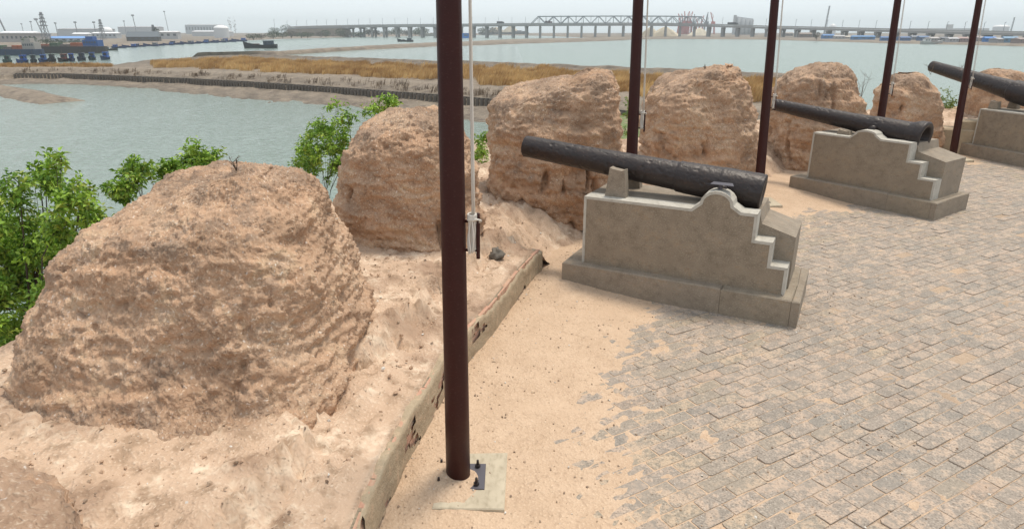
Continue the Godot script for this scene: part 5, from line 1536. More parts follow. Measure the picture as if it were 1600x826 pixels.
func guns() -> void:
	var c1 := PackedVector2Array([Vector2(0.185, 0.250), Vector2(2.216, 0.250), Vector2(2.216, 0.530), Vector2(2.060, 0.530), Vector2(2.060, 0.755), Vector2(1.895, 0.755), Vector2(1.895, 1.005), Vector2(1.750, 1.005), Vector2(1.671, 1.055), Vector2(1.662, 1.098), Vector2(1.635, 1.135), Vector2(1.594, 1.163), Vector2(1.544, 1.178), Vector2(1.491, 1.178), Vector2(1.441, 1.163), Vector2(1.400, 1.135), Vector2(1.373, 1.098), Vector2(1.364, 1.055), Vector2(1.285, 0.985), Vector2(0.185, 0.985)])
	gun_bed(Vector3(0.538, 0.000, -6.600), 0.4800, 2.37, 1.03, c1, 0.985, [1.92, 0.87, 2.235, 0.775], [[0.22, 0.70], 0.48, 1.285], "concrete cannon pedestal nearest the viewer, with pale borders and a cracked corner")
	var g := gun(Vector3(0.538, 0.000, -6.600), 0.4800, 0.515, [[-0.52, 1.355, 0.0], [-0.52, 1.355, 0.055], [-0.70, 1.375, 0.065], [-0.705, 1.375, 0.10], [-0.70, 1.375, 0.117], [-0.60, 1.367, 0.118], [0.2, 1.287, 0.130], [1.03, 1.205, 0.146], [1.05, 1.203, 0.158], [1.46, 1.164, 0.168], [1.48, 1.162, 0.174], [1.86, 1.126, 0.176], [1.875, 1.125, 0.17], [1.88, 1.124, 0.12], [1.86, 1.126, 0.08], [1.855, 1.126, 0.0]], 1.52, "long dark iron cannon nearest the viewer, aimed over the water", 0.05, 1)
	var st := st_new()
	hexa(st, [Vector2(1.43, -0.16), Vector2(1.44, -0.27), Vector2(1.62, -0.27), Vector2(1.65, -0.15)], 1.232, 1.238, 0.002)
	tube(st, [Vector3(1.52, 1.17, -0.21), Vector3(1.52, 1.235, -0.21)], 0.02, 0.02, 8)
	obj("cap_plate", done(st), M.steel, g)
	var c2 := PackedVector2Array([Vector2(0.235, 0.250), Vector2(2.195, 0.250), Vector2(2.195, 0.556), Vector2(1.976, 0.556), Vector2(1.976, 0.775), Vector2(1.770, 0.775), Vector2(1.770, 1.040), Vector2(1.330, 1.040), Vector2(1.247, 1.090), Vector2(1.237, 1.111), Vector2(1.209, 1.129), Vector2(1.166, 1.142), Vector2(1.113, 1.149), Vector2(1.057, 1.149), Vector2(1.004, 1.142), Vector2(0.961, 1.129), Vector2(0.933, 1.111), Vector2(0.923, 1.090), Vector2(0.840, 1.020), Vector2(0.235, 1.020)])
	gun_bed(Vector3(4.770, 0.000, -11.030), 0.9425, 2.32, 1.12, c2, 1.02, [1.80, 0.90, 2.20, 0.80], [[0.24, 0.76], 0.66, 1.10], "middle concrete cannon pedestal with a rounded hump and a broken lower corner")
	gun(Vector3(4.770, 0.000, -11.030), 0.9425, 0.50, [[-0.60, 1.345, 0.0], [-0.60, 1.345, 0.055], [-0.79, 1.357, 0.06], [-0.795, 1.357, 0.09], [-0.79, 1.357, 0.10], [0.6, 1.21, 0.135], [0.95, 1.173, 0.155], [1.0, 1.168, 0.165], [1.55, 1.11, 0.185], [1.66, 1.10, 0.225], [1.77, 1.09, 0.235], [1.79, 1.088, 0.21], [1.78, 1.09, 0.16], [1.62, 1.10, 0.10], [1.58, 1.105, 0.0]], 1.08, "pitted iron cannon in the middle of the row, its breech ring broken open", 0.1, 2)
	var c3 := PackedVector2Array([Vector2(0.170, 0.250), Vector2(2.260, 0.250), Vector2(2.260, 0.556), Vector2(2.120, 0.556), Vector2(2.120, 0.775), Vector2(1.950, 0.775), Vector2(1.950, 1.030), Vector2(1.860, 1.030), Vector2(1.782, 1.090), Vector2(1.773, 1.128), Vector2(1.746, 1.161), Vector2(1.706, 1.185), Vector2(1.656, 1.198), Vector2(1.604, 1.198), Vector2(1.554, 1.185), Vector2(1.514, 1.161), Vector2(1.487, 1.128), Vector2(1.478, 1.090), Vector2(1.400, 1.020), Vector2(0.170, 1.020)])
	gun_bed(Vector3(9.980, 0.000, -14.550), 1.3265, 2.4, 1.06, c3, 1.02, [1.97, 0.90, 2.28, 0.80], [[0.22, 0.74], 0.35, 1.20], "farthest concrete cannon pedestal, cut off by the edge of the view")
	gun(Vector3(9.980, 0.000, -14.550), 1.3265, 0.53, [[-1.5, 1.76, 0.0], [-1.5, 1.76, 0.06], [-1.70, 1.80, 0.07], [-1.705, 1.80, 0.11], [-1.70, 1.80, 0.125], [-0.2, 1.53, 0.165], [0.45, 1.41, 0.20], [0.47, 1.407, 0.222], [1.2, 1.28, 0.24], [1.9, 1.155, 0.25], [1.93, 1.15, 0.24], [1.95, 1.147, 0.1], [1.95, 1.147, 0.0]], 1.6, "thick black iron cannon farthest from the viewer, muzzle above a small mound", 0.1, 3)

func poles() -> void:
	var p0 := make_pole()
	var r0 := make_rope()
	var p := p0
	p.position = Vector3(-0.329, 0.000, -3.319); p.rotation.z = -0.0110
	tag(p, "nearest dark red flagpole, thick, with white rope tied to its cleat", "flagpole", "dark red flagpoles along the rampart")
	var r := r0
	r.position = p.position; r.rotation = p.rotation
	tag(r, "white halyard rope knotted on the cleat of the nearest flagpole", "rope", "halyards on the flagpoles")
	p = p0.duplicate(); p.name = numbered("flagpole"); add_child(p)
	p.position = Vector3(1.487, 0.000, -7.950); p.rotation.z = 0.0200
	tag(p, "dark red flagpole standing behind the nearest cannon's barrel", "flagpole", "dark red flagpoles along the rampart")
	r = r0.duplicate(); r.name = numbered("halyard_rope"); add_child(r)
	r.position = p.position; r.rotation = p.rotation
	tag(r, "white halyard rope on the flagpole behind the nearest cannon's barrel", "rope", "halyards on the flagpoles")
	p = p0.duplicate(); p.name = numbered("flagpole"); add_child(p)
	p.position = Vector3(3.930, 0.000, -10.150); p.rotation.z = 0.0440
	tag(p, "dark red flagpole standing behind the nearest cannon's breech, at the middle cannon's muzzle", "flagpole", "dark red flagpoles along the rampart")
	r = r0.duplicate(); r.name = numbered("halyard_rope"); add_child(r)
	r.position = p.position; r.rotation = p.rotation
	tag(r, "white halyard rope tied to the flagpole at the middle cannon's muzzle", "rope", "halyards on the flagpoles")
	p = p0.duplicate(); p.name = numbered("flagpole"); add_child(p)
	p.position = Vector3(7.000, 0.000, -12.500); p.rotation.z = 0.0440
	tag(p, "dark red flagpole standing behind the middle cannon's barrel", "flagpole", "dark red flagpoles along the rampart")
	r = r0.duplicate(); r.name = numbered("halyard_rope"); add_child(r)
	r.position = p.position; r.rotation = p.rotation
	tag(r, "white halyard rope looped on the flagpole behind the middle cannon's barrel", "rope", "halyards on the flagpoles")
	p = p0.duplicate(); p.name = numbered("flagpole"); add_child(p)
	p.position = Vector3(9.420, 0.000, -13.900); p.rotation.z = 0.0560
	tag(p, "farthest dark red flagpole, crossing in front of the farthest cannon", "flagpole", "dark red flagpoles along the rampart")
	r = r0.duplicate(); r.name = numbered("halyard_rope"); add_child(r)
	r.position = p.position; r.rotation = p.rotation
	tag(r, "white halyard rope on the farthest flagpole", "rope", "halyards on the flagpoles")

func plants() -> void:
	plant("leafy_tree", Vector3(-5.600, -2.600, -6.800), [[Vector3(-5.310, 0.977, -7.300), 0.247], [Vector3(-4.905, 1.212, -6.967), 0.110], [Vector3(-5.103, 1.125, -6.633), 0.159], [Vector3(-4.330, 1.154, -6.300), 0.113], [Vector3(-4.801, 0.905, -7.133), 0.100], [Vector3(-5.238, 0.738, -6.800), 0.379], [Vector3(-4.629, 0.795, -6.467), 0.263], [Vector3(-5.835, 0.639, -7.300), 0.295], [Vector3(-5.633, 0.207, -6.967), 0.434], [Vector3(-4.985, 0.321, -6.633), 0.309], [Vector3(-5.288, -0.060, -6.300), 0.368], [Vector3(-5.684, -0.411, -7.133), 0.303], [Vector3(-5.810, 0.412, -6.800), 0.420], [Vector3(-5.638, -0.665, -6.467), 0.352], [Vector3(-5.213, 0.290, -7.300), 0.188], [Vector3(-6.240, -0.422, -6.967), 0.446], [Vector3(-4.497, 0.818, -6.633), 0.134], [Vector3(-4.383, 0.973, -6.300), 0.140], [Vector3(-5.220, 1.179, -7.133), 0.085], [Vector3(-4.832, 1.340, -6.800), 0.054], [Vector3(-4.490, 1.389, -6.467), 0.057], [Vector3(-4.905, 0.501, -7.300), 0.119], [Vector3(-4.849, 0.418, -6.967), 0.143], [Vector3(-4.833, 0.234, -6.633), 0.152], [Vector3(-4.802, 0.070, -6.300), 0.160], [Vector3(-5.695, -0.703, -7.133), 0.200], [Vector3(-5.749, -0.999, -6.800), 0.194]], 32000, 0.075, Color(0.085, 0.19, 0.015), Color(0.34, 0.50, 0.06), "bushy bright green tree beside the largest mound, over the water", "tree", 31, 0.070)
	plant("leafy_tree", Vector3(-4.900, -3.400, -8.200), [[Vector3(-4.887, 0.874, -8.250), 0.123], [Vector3(-4.723, 1.038, -8.083), 0.072], [Vector3(-4.525, 1.023, -7.917), 0.070], [Vector3(-4.756, 0.806, -7.750), 0.093], [Vector3(-4.599, 0.907, -8.167), 0.065], [Vector3(-5.059, 0.723, -8.000), 0.064], [Vector3(-4.571, 0.834, -7.833), 0.094], [Vector3(-5.013, 0.572, -8.250), 0.099]], 3000, 0.070, Color(0.085, 0.19, 0.015), Color(0.34, 0.50, 0.06), "small green treetop peeking over the largest mound, next to the bushy tree", "tree", 32, 0.040)
	plant("leafy_tree", Vector3(-4.300, -3.600, -8.600), [[Vector3(-4.348, 0.962, -8.650), 0.145], [Vector3(-4.463, 0.910, -8.483), 0.101], [Vector3(-3.946, 1.059, -8.317), 0.098], [Vector3(-3.990, 1.218, -8.150), 0.072], [Vector3(-3.890, 1.046, -8.567), 0.067], [Vector3(-4.556, 0.859, -8.400), 0.075], [Vector3(-4.207, 0.877, -8.233), 0.114], [Vector3(-4.636, 0.685, -8.650), 0.086], [Vector3(-4.153, 0.910, -8.483), 0.092]], 4200, 0.070, Color(0.085, 0.19, 0.015), Color(0.34, 0.50, 0.06), "broader green treetop rising over the crest of the largest mound", "tree", 33, 0.040)
	plant("shrub", Vector3(-2.900, -2.600, -9.600), [[Vector3(-2.768, 1.301, -9.700), 0.206], [Vector3(-2.599, 1.535, -9.500), 0.091], [Vector3(-2.426, 1.592, -9.300), 0.062], [Vector3(-2.669, 1.092, -9.100), 0.267], [Vector3(-3.060, 0.840, -9.600), 0.208], [Vector3(-2.487, 1.188, -9.400), 0.201], [Vector3(-2.266, 1.412, -9.200), 0.124], [Vector3(-2.734, 0.667, -9.700), 0.249], [Vector3(-2.918, 0.650, -9.500), 0.207], [Vector3(-2.392, 0.950, -9.300), 0.183], [Vector3(-3.008, 0.850, -9.100), 0.108]], 7000, 0.065, Color(0.085, 0.19, 0.015), Color(0.34, 0.50, 0.06), "airy green shrub between the two nearest mounds", "shrub", 34, 0.035)
	plant("shrub", Vector3(-2.200, -2.600, -10.400), [[Vector3(-1.991, 1.522, -10.400), 0.120], [Vector3(-1.846, 1.565, -10.267), 0.088], [Vector3(-2.063, 1.464, -10.133), 0.088], [Vector3(-2.175, 1.404, -10.000), 0.077]], 900, 0.070, Color(0.085, 0.19, 0.015), Color(0.34, 0.50, 0.06), "bright green sprigs showing above the mound behind the nearest flagpole", "shrub", 35, 0.025)
	plant("shrub", Vector3(-0.500, -2.400, -11.200), [[Vector3(-0.528, 0.612, -11.200), 0.132], [Vector3(-0.453, 0.874, -11.067), 0.086], [Vector3(-0.540, 0.465, -10.933), 0.151], [Vector3(-0.580, 0.842, -10.800), 0.074]], 1200, 0.070, Color(0.085, 0.19, 0.015), Color(0.34, 0.50, 0.06), "small green shrub in the gap left of the grey-topped mound", "shrub", 36, 0.025)
	plant("shrub", Vector3(2.500, -2.200, -15.000), [[Vector3(2.542, 0.477, -14.800), 0.158], [Vector3(2.527, 0.845, -14.667), 0.127], [Vector3(2.489, 0.163, -14.533), 0.171], [Vector3(2.493, 1.148, -14.400), 0.083]], 1100, 0.060, Color(0.06, 0.12, 0.015), Color(0.20, 0.30, 0.05), "thin yellow-green growth seen past the second flagpole", "shrub", 37, 0.020)
	plant("shrub", Vector3(12.200, -1.600, -19.000), [[Vector3(12.270, 0.351, -18.800), 0.271], [Vector3(12.140, 0.717, -18.667), 0.196], [Vector3(12.101, 0.119, -18.533), 0.251], [Vector3(11.944, 1.001, -18.400), 0.123]], 1800, 0.070, Color(0.08, 0.15, 0.015), Color(0.26, 0.30, 0.05), "yellow-green grassy shrub in the gap beside the farthest flagpole", "shrub", 38, 0.020)
	weed(Vector3(-1.858, 1.713, -4.350), 0.10, "tiny dry weed on the crest of the largest mound", 50)
	weed(Vector3(3.125, 1.995, -11.000), 0.10, "tiny dry weed on the reddish banded mound", 51)
	weed(Vector3(6.927, 1.338, -13.300), 0.55, "tall dry weed between the dark-crusted mound and the fourth flagpole", 52)
	weed(Vector3(9.386, 1.676, -15.200), 0.32, "dry weed behind the muzzle of the farthest cannon", 53)
	weed(Vector3(11.323, 1.604, -17.200), 0.24, "dry weed above the barrel of the farthest cannon", 54)
	var rk := obj("stone", rock_mesh(3, 0.075), mat(Color(0.16, 0.14, 0.115), 0.95))
	rk.position = Vector3(-0.161, 0.400, -6.479)
	tag(rk, "dark weathered stone lump on the bank above the end of the low wall", "stone")
	var sw := thing("masonry_stub", "broken pale masonry stub at the foot of the farthest flagpole", "wall", Vector3(9.600, 0.000, -14.750), -0.5)
	var st := st_new()
	hexa(st, [Vector2(-0.75, 0.0), Vector2(-0.7, -0.55), Vector2(0.9, -0.6), Vector2(0.9, 0.0)], -0.05, 0.55, 0.03)
	obj("block", done(st), M.render_coat, sw)
	st = st_new()
	hexa(st, [Vector2(0.35, -0.05), Vector2(0.35, -0.5), Vector2(0.9, -0.55), Vector2(0.9, -0.05)], 0.52, 0.74, 0.03)
	obj("capping", done(st), M.render_coat, sw)

func rock_mesh(seed_: int, r: float) -> ArrayMesh:
	var V := PackedVector3Array()
	for i in 13:
		var t := PI * i / 12.0
		for j in 20:
			var a := TAU * j / 20
			var d := Vector3(sin(t) * cos(a), cos(t), sin(t) * sin(a))
			var k := 1.0 + 0.7 * fb.get_noise_3d(d.x * 1.3 + seed_, d.y * 1.3, d.z * 1.3)
			V.append(d * r * k * Vector3(1.0, 0.8, 1.0))
	return grid(13, 20, V, PackedColorArray(), true, true)

func far_things() -> void:
	var BP := [Vector3(-305.209, 7.098, -960.000), Vector3(-284.459, 7.627, -950.000), Vector3(-259.757, 8.144, -940.000), Vector3(-220.278, 8.662, -920.000), Vector3(-165.705, 9.387, -900.000), Vector3(-64.789, 9.996, -880.000), Vector3(23.736, 10.571, -860.000), Vector3(78.651, 10.820, -855.000), Vector3(132.917, 10.918, -850.000), Vector3(186.561, 10.651, -845.000), Vector3(234.369, 9.690, -835.000), Vector3(294.769, 7.249, -800.000), Vector3(345.679, 5.464, -750.000), Vector3(387.473, 3.694, -700.000), Vector3(420.076, 2.261, -650.000), Vector3(443.460, 1.139, -600.000), Vector3(474.421, -0.221, -540.000)]
	bridge(BP, 6, 10)
	truck(Vector3(-14.376, 10.123, -865.610), Vector3(88.525, 0.000, 20.000), 9.0, Color(0.050, 0.050, 0.055), "dark truck on the viaduct above the loaded sand barge")
	truck(Vector3(44.993, 10.467, -855.065), Vector3(54.915, 0.000, 5.000), 9.0, Color(0.100, 0.050, 0.050), "dark red truck inside the truss span of the viaduct")
	truck(Vector3(259.821, 8.461, -817.251), Vector3(60.400, 0.000, 35.000), 12.0, Color(0.050, 0.050, 0.055), "long dark truck on the viaduct in front of the grain silos")
	fishing_boat(Vector3(-132.920, -5.400, -179.413), -1.15, 6.1, Color(0.030, 0.060, 0.050), Color(0.050, 0.100, 0.080), "moored fishing boat with green wheelhouse in front by the reeds", "fishing boats moored in the left creek", 1, 0.21)
	fishing_boat(Vector3(-130.341, -5.400, -181.235), -1.30, 6.1, Color(0.030, 0.060, 0.160), Color(0.030, 0.100, 0.360), "moored fishing boat with bright blue wheelhouse in front by the reeds", "fishing boats moored in the left creek", 1, 0.21)
	fishing_boat(Vector3(-128.396, -5.400, -183.095), -1.00, 6.2, Color(0.030, 0.040, 0.045), Color(0.100, 0.130, 0.140), "moored fishing boat with grey wheelhouse in front by the reeds", "fishing boats moored in the left creek", 1, 0.21)
	fishing_boat(Vector3(-127.278, -5.400, -184.992), -1.20, 6.2, Color(0.030, 0.050, 0.120), Color(0.060, 0.140, 0.360), "moored fishing boat with blue and white wheelhouse in front by the reeds", "fishing boats moored in the left creek", 1, 0.21)
	fishing_boat(Vector3(-126.138, -5.400, -186.929), -1.15, 6.3, Color(0.025, 0.025, 0.030), Color(0.050, 0.060, 0.060), "moored fishing boat with black wheelhouse in front by the reeds", "fishing boats moored in the left creek", 1, 0.21)
	fishing_boat(Vector3(-124.442, -5.400, -188.906), -1.30, 6.4, Color(0.030, 0.025, 0.025), Color(0.160, 0.060, 0.050), "moored fishing boat with rusty red wheelhouse in front by the reeds", "fishing boats moored in the left creek", 1, 0.21)
	fishing_boat(Vector3(-123.069, -5.400, -190.925), -1.00, 6.4, Color(0.020, 0.030, 0.070), Color(0.030, 0.080, 0.340), "moored fishing boat with deep blue wheelhouse in front by the reeds", "fishing boats moored in the left creek", 1, 0.21)
	fishing_boat(Vector3(-123.158, -5.400, -195.092), -1.20, 6.6, Color(0.025, 0.030, 0.050), Color(0.040, 0.050, 0.080), "moored fishing boat with dark wheelhouse in front by the reeds", "fishing boats moored in the left creek", 1, 0.21)
	fishing_boat(Vector3(-122.690, -5.400, -199.443), -1.15, 6.7, Color(0.020, 0.040, 0.050), Color(0.040, 0.090, 0.260), "moored fishing boat with blue with a red light box wheelhouse in front by the reeds", "fishing boats moored in the left creek", 1, 0.21)
	fishing_boat(Vector3(-120.277, -5.400, -201.691), -1.30, 6.8, Color(0.020, 0.040, 0.090), Color(0.040, 0.130, 0.420), "moored fishing boat with royal blue wheelhouse in front by the reeds", "fishing boats moored in the left creek", 1, 0.21)
	barge(Vector3(-169.443, -5.400, -263.946), 0.08, 25.9, 3.2, 2.4, Color(0.045, 0.040, 0.040), Color(0.030, 0.090, 0.260), "long dark barge with a blue deckhouse behind the front row of boats", true)
	barge(Vector3(-173.960, -5.400, -239.372), 0.12, 19.0, 3.0, 2.0, Color(0.030, 0.050, 0.090), Color(0.300, 0.280, 0.260), "rusty work barge with red gear, leftmost behind the front row of boats", true)
	fishing_boat(Vector3(-174.950, -5.400, -298.937), 0.0, 6.7, Color(0.050, 0.050, 0.050), Color(0.120, 0.220, 0.300), "small boat with pale blue wheelhouse at the outer end of the long dark barge")
	fishing_boat(Vector3(-123.990, -5.400, -338.060), 3.1416, 16.4, Color(0.030, 0.033, 0.035), Color(0.035, 0.060, 0.090), "dark fishing boat under way alone in the channel", "", 2)
	fishing_boat(Vector3(-83.468, -5.400, -538.602), 3.1416, 12.5, Color(0.040, 0.045, 0.050), Color(0.060, 0.080, 0.100), "small dark boat in the channel just beyond the mud dyke")
	building("blue_tank_hut", Vector3(-48.941, -4.400, -733.529), 0.0, 8.8, 4.1, 4.0, Color(0.050, 0.200, 0.550), Color(0.050, 0.180, 0.500), 0.0, 1, "bright blue hut on the dyke beside the rope", "hut")
	barge(Vector3(-16.994, -5.400, -1413.276), 0.0, 102.0, 7.0, 5.2, Color(0.075, 0.075, 0.080), Color(0.200, 0.200, 0.200), "long sand barge lying under the viaduct with two pale heaps aboard", false)
	sand_heap(Vector3(-32.680, -0.171, -1413.276), 35.3, 10.5, 12.0, "left pale sand heap aboard the long barge", 3)
	sand_heap(Vector3(-2.615, -0.171, -1413.276), 31.4, 13.7, 12.0, "right taller pale sand heap aboard the long barge", 4)
	sand_heap(Vector3(173.334, -4.200, -866.919), 25.7, 12.0, 18.0, "sand heap on the far shore beside the second flagpole", 6)
	sand_heap(Vector3(191.390, -4.200, -866.919), 37.7, 12.4, 26.4, "largest sand heap on the far shore under the viaduct", 7)
	sand_heap(Vector3(282.150, -4.200, -1040.789), 36.6, 11.6, 25.6, "grey sand heap on the far shore under the viaduct", 8)
	building("office_block", Vector3(-317.378, -4.200, -432.243), 0.00, 39.3, 4.8, 13.8, Color(0.360, 0.340, 0.320), Color(0.330, 0.320, 0.310), 0.0, 14, "long grey building with a row of small windows behind the barges", "building")
	building("blue_shed", Vector3(-291.367, -4.200, -444.662), 0.00, 28.1, 2.3, 9.8, Color(0.420, 0.460, 0.500), Color(0.160, 0.320, 0.620), 1.2, 6, "shed with a pale blue roof beside the tall pylon", "shed")
	building("dark_shed", Vector3(-252.560, -4.200, -471.759), 0.25, 20.1, 2.9, 7.0, Color(0.100, 0.095, 0.090), Color(0.130, 0.150, 0.170), 3.5, 5, "dark gabled boat shed on the channel shore", "shed")
	building("white_house", Vector3(-298.057, -4.200, -599.426), 0.00, 16.1, 5.7, 6.0, Color(0.420, 0.420, 0.420), Color(0.620, 0.620, 0.620), 1.0, 3, "small white house next to the dark gabled shed", "building")
	building("warehouse", Vector3(-538.861, -4.200, -866.919), 0.00, 60.2, 9.0, 21.1, Color(0.400, 0.410, 0.420), Color(0.360, 0.370, 0.380), 1.0, 0, "large grey warehouse behind the white low sheds", "warehouse")
	building("warehouse", Vector3(-463.945, -4.200, -742.725), 0.00, 17.2, 3.6, 6.0, Color(0.450, 0.460, 0.480), Color(0.750, 0.760, 0.770), 1.5, 0, "low white-roofed shed left of the second pylon", "warehouse")
	building("warehouse", Vector3(-383.683, -4.200, -649.581), 0.00, 23.5, 4.6, 8.2, Color(0.400, 0.420, 0.440), Color(0.720, 0.730, 0.740), 1.1, 6, "low white-roofed shed right of the second pylon", "warehouse")
	building("warehouse", Vector3(-703.569, -4.200, -1301.594), 0.00, 73.4, 13.5, 25.7, Color(0.400, 0.400, 0.410), Color(0.380, 0.380, 0.390), 1.5, 0, "grey warehouse behind the dark gabled shed", "warehouse")
	building("warehouse", Vector3(-696.949, -4.200, -1562.400), 0.00, 79.4, 18.9, 27.8, Color(0.400, 0.420, 0.440), Color(0.360, 0.380, 0.390), 2.1, 12, "broad grey warehouse beyond the row of blue boats", "warehouse")
	building("warehouse", Vector3(-400.623, -4.200, -918.057), 0.00, 48.4, 5.8, 17.0, Color(0.460, 0.470, 0.480), Color(0.600, 0.610, 0.620), 1.4, 0, "low white shed in front of the broad grey warehouse", "warehouse")
	building("warehouse", Vector3(-465.836, -4.200, -649.581), 0.00, 31.3, 5.1, 11.0, Color(0.550, 0.560, 0.570), Color(0.780, 0.790, 0.800), 1.3, 0, "low white-roofed shed above the long grey building", "warehouse")
	building("warehouse", Vector3(-391.808, -4.200, -1301.594), 0.00, 46.9, 9.1, 16.4, Color(0.340, 0.400, 0.460), Color(0.300, 0.400, 0.500), 2.3, 8, "long bluish shed in front of the viaduct's far end", "warehouse")
	building("warehouse", Vector3(-348.474, -4.200, -1301.594), 0.00, 49.4, 7.4, 17.3, Color(0.450, 0.340, 0.330), Color(0.300, 0.420, 0.500), 4.0, 8, "long pinkish shed in front of the viaduct's far end", "warehouse")
	tank(Vector3(-409.189, -4.200, -700.000), 4.9, 6.8, 3.7, Color(0.550, 0.560, 0.570), "domed white tank by the second pylon")
	tank(Vector3(-293.809, -4.200, -700.000), 7.1, 9.2, 3.1, Color(0.550, 0.560, 0.570), "white tank at the end of the broad grey warehouse")
	tank(Vector3(693.427, -4.200, -1500.000), 7.6, 12.7, 8.4, Color(0.550, 0.560, 0.570), "small white domed tank behind the viaduct beside the tall chimney")
	tank(Vector3(1057.936, -4.200, -1500.000), 15.3, 14.9, 4.2, Color(0.550, 0.560, 0.570), "white domed storage tank beyond the farthest flagpole")
	pylon(Vector3(-291.699, -4.200, -432.243), 17.7, "tallest power pylon behind the moored barges")
	pylon(Vector3(-329.645, -4.200, -556.436), 15.5, "second power pylon by the white sheds")
	pylon(Vector3(-251.876, -4.200, -486.577), 10.8, "short pylon behind the dark gabled shed")
	lamp_mast(Vector3(-569.114, -4.200, -779.983), 27.4, -7.2, 1.20, "leaning derrick mast at the far left of the skyline")
	lamp_mast(Vector3(-661.740, -4.200, -975.587), 20.8, -5.4, 1.00, "leaning derrick mast left of the tallest pylon")
	lamp_mast(Vector3(-688.824, -4.200, -975.587), 15.3, 0.0, 0.50, "short light mast between the two leaning derricks")
	lamp_mast(Vector3(-676.185, -4.200, -975.587), 18.1, 0.9, 0.60, "light mast just left of the second leaning derrick")
	lamp_mast(Vector3(-569.756, -4.200, -866.919), 15.2, 0.0, 0.60, "light mast right of the tallest pylon")
	lamp_mast(Vector3(-544.880, -4.200, -866.919), 16.0, 0.0, 0.70, "light mast above the large grey warehouse")
	lamp_mast(Vector3(-521.608, -4.200, -866.919), 16.0, 0.0, 0.70, "light mast next to the second pylon")
	lamp_mast(Vector3(-544.378, -4.200, -975.587), 19.0, 0.0, 0.50, "light mast above the grey warehouse behind the dark shed")
	lamp_mast(Vector3(-553.019, -4.200, -1115.305), 35.1, -2.1, 0.60, "tall thin mast above the small white house")
	lamp_mast(Vector3(-604.607, -4.200, -1115.305), 28.9, -2.1, 0.90, "leaning mast above the dark gabled shed")
	lamp_mast(Vector3(-534.448, -4.200, -1562.400), 28.9, 0.0, 0.50, "lone light mast near the viaduct's far end")
	lamp_mast(Vector3(676.802, -4.200, -1500.000), 57.0, 3.0, 2.4, "tall thin grey chimney behind the viaduct", "chimney", "chimney", false)
	lamp_mast(Vector3(1080.666, -4.200, -1500.000), 34.0, 1.0, 2.0, "short grey chimney beside the white domed storage tank", "chimney", "chimney", false)
	building("office_block", Vector3(1073.899, -4.200, -1700.000), 0.00, 14.1, 20.8, 6.0, Color(0.450, 0.440, 0.420), Color(0.400, 0.390, 0.380), 0.0, 0, "square hazy block on the horizon near the farthest flagpole", "building")
	building("office_block", Vector3(1152.042, -4.200, -1800.000), 0.00, 174.7, 12.3, 61.1, Color(0.450, 0.440, 0.420), Color(0.400, 0.390, 0.380), 0.0, 0, "long low hazy block on the horizon near the farthest flagpole", "building")
	var si := thing("grain_silo", "row of pale blue-grey grain silos with an elevator tower behind the viaduct", "silo", Vector3(431.066, -4.200, -1300.000))
	var sm := mat(Color(0.40, 0.41, 0.42), 0.7)
	var st := st_new()
	for k in 4:
		st = st_new(true)
		tube(st, [Vector3(-8.0 + k * 8.2, 0, 0), Vector3(-8.0 + k * 8.2, 29.8 - k * 1.1, 0)], 4.2, 4.2, 20)
		obj("cylinder", done(st), sm, si)
	st = st_new()
	bx(st, Vector3(-17.0, 0, -3), Vector3(-13.0, 34.3, 3))
	obj("elevator_tower", done(st), sm, si)
	st = st_new()
	bar(st, Vector3(-15.0, 31.3, 0), Vector3(18.0, 27.3, 0), 1.6)
	obj("conveyor", done(st), sm, si)
	crane(Vector3(350.893, -4.200, -1450.000), 40.5, -5.4, Color(0.450, 0.070, 0.050), "hazy red harbour crane, number one of the ten from the truss span")
	crane(Vector3(356.250, -4.200, -1450.000), 40.5, -4.0, Color(0.450, 0.070, 0.050), "hazy red harbour crane, number two of the ten from the truss span")
	crane(Vector3(360.938, -4.200, -1450.000), 44.9, -2.7, Color(0.450, 0.070, 0.050), "hazy red harbour crane, number three of the ten from the truss span")
	crane(Vector3(365.625, -4.200, -1450.000), 44.9, 2.7, Color(0.450, 0.070, 0.050), "hazy red harbour crane, number four of the ten from the truss span")
	crane(Vector3(370.982, -4.200, -1450.000), 44.3, 4.0, Color(0.450, 0.070, 0.050), "hazy red harbour crane, number five of the ten from the truss span")
	crane(Vector3(379.018, -4.200, -1450.000), 39.3, 0.0, Color(0.120, 0.120, 0.130), "hazy red harbour crane, number six of the ten from the truss span")
	crane(Vector3(388.393, -4.200, -1450.000), 35.6, -8.0, Color(0.450, 0.070, 0.050), "hazy red harbour crane, number seven of the ten from the truss span")
	crane(Vector3(395.090, -4.200, -1450.000), 36.8, 4.0, Color(0.450, 0.070, 0.050), "hazy red harbour crane, number eight of the ten from the truss span")
	crane(Vector3(405.804, -4.200, -1450.000), 43.0, 1.3, Color(0.120, 0.120, 0.130), "hazy red harbour crane, number nine of the ten from the truss span")
	crane(Vector3(419.197, -4.200, -1450.000), 43.0, -6.7, Color(0.450, 0.070, 0.050), "hazy red harbour crane, number ten of the ten from the truss span")
	fishing_boat(Vector3(-195.062, -5.400, -341.304), 0.05, 7.1, Color(0.030, 0.050, 0.130), Color(0.030, 0.090, 0.340), "moored blue work boat, first along the channel shore from the long dark barge", "boats along the channel shore", 1)
	fishing_boat(Vector3(-196.938, -5.400, -353.897), 3.32, 7.3, Color(0.030, 0.050, 0.130), Color(0.040, 0.120, 0.420), "moored blue work boat, second along the channel shore from the long dark barge", "boats along the channel shore", 1)
	fishing_boat(Vector3(-199.040, -5.400, -368.006), -0.19, 6.9, Color(0.030, 0.050, 0.130), Color(0.050, 0.080, 0.180), "moored blue work boat, third along the channel shore from the long dark barge", "boats along the channel shore", 1)
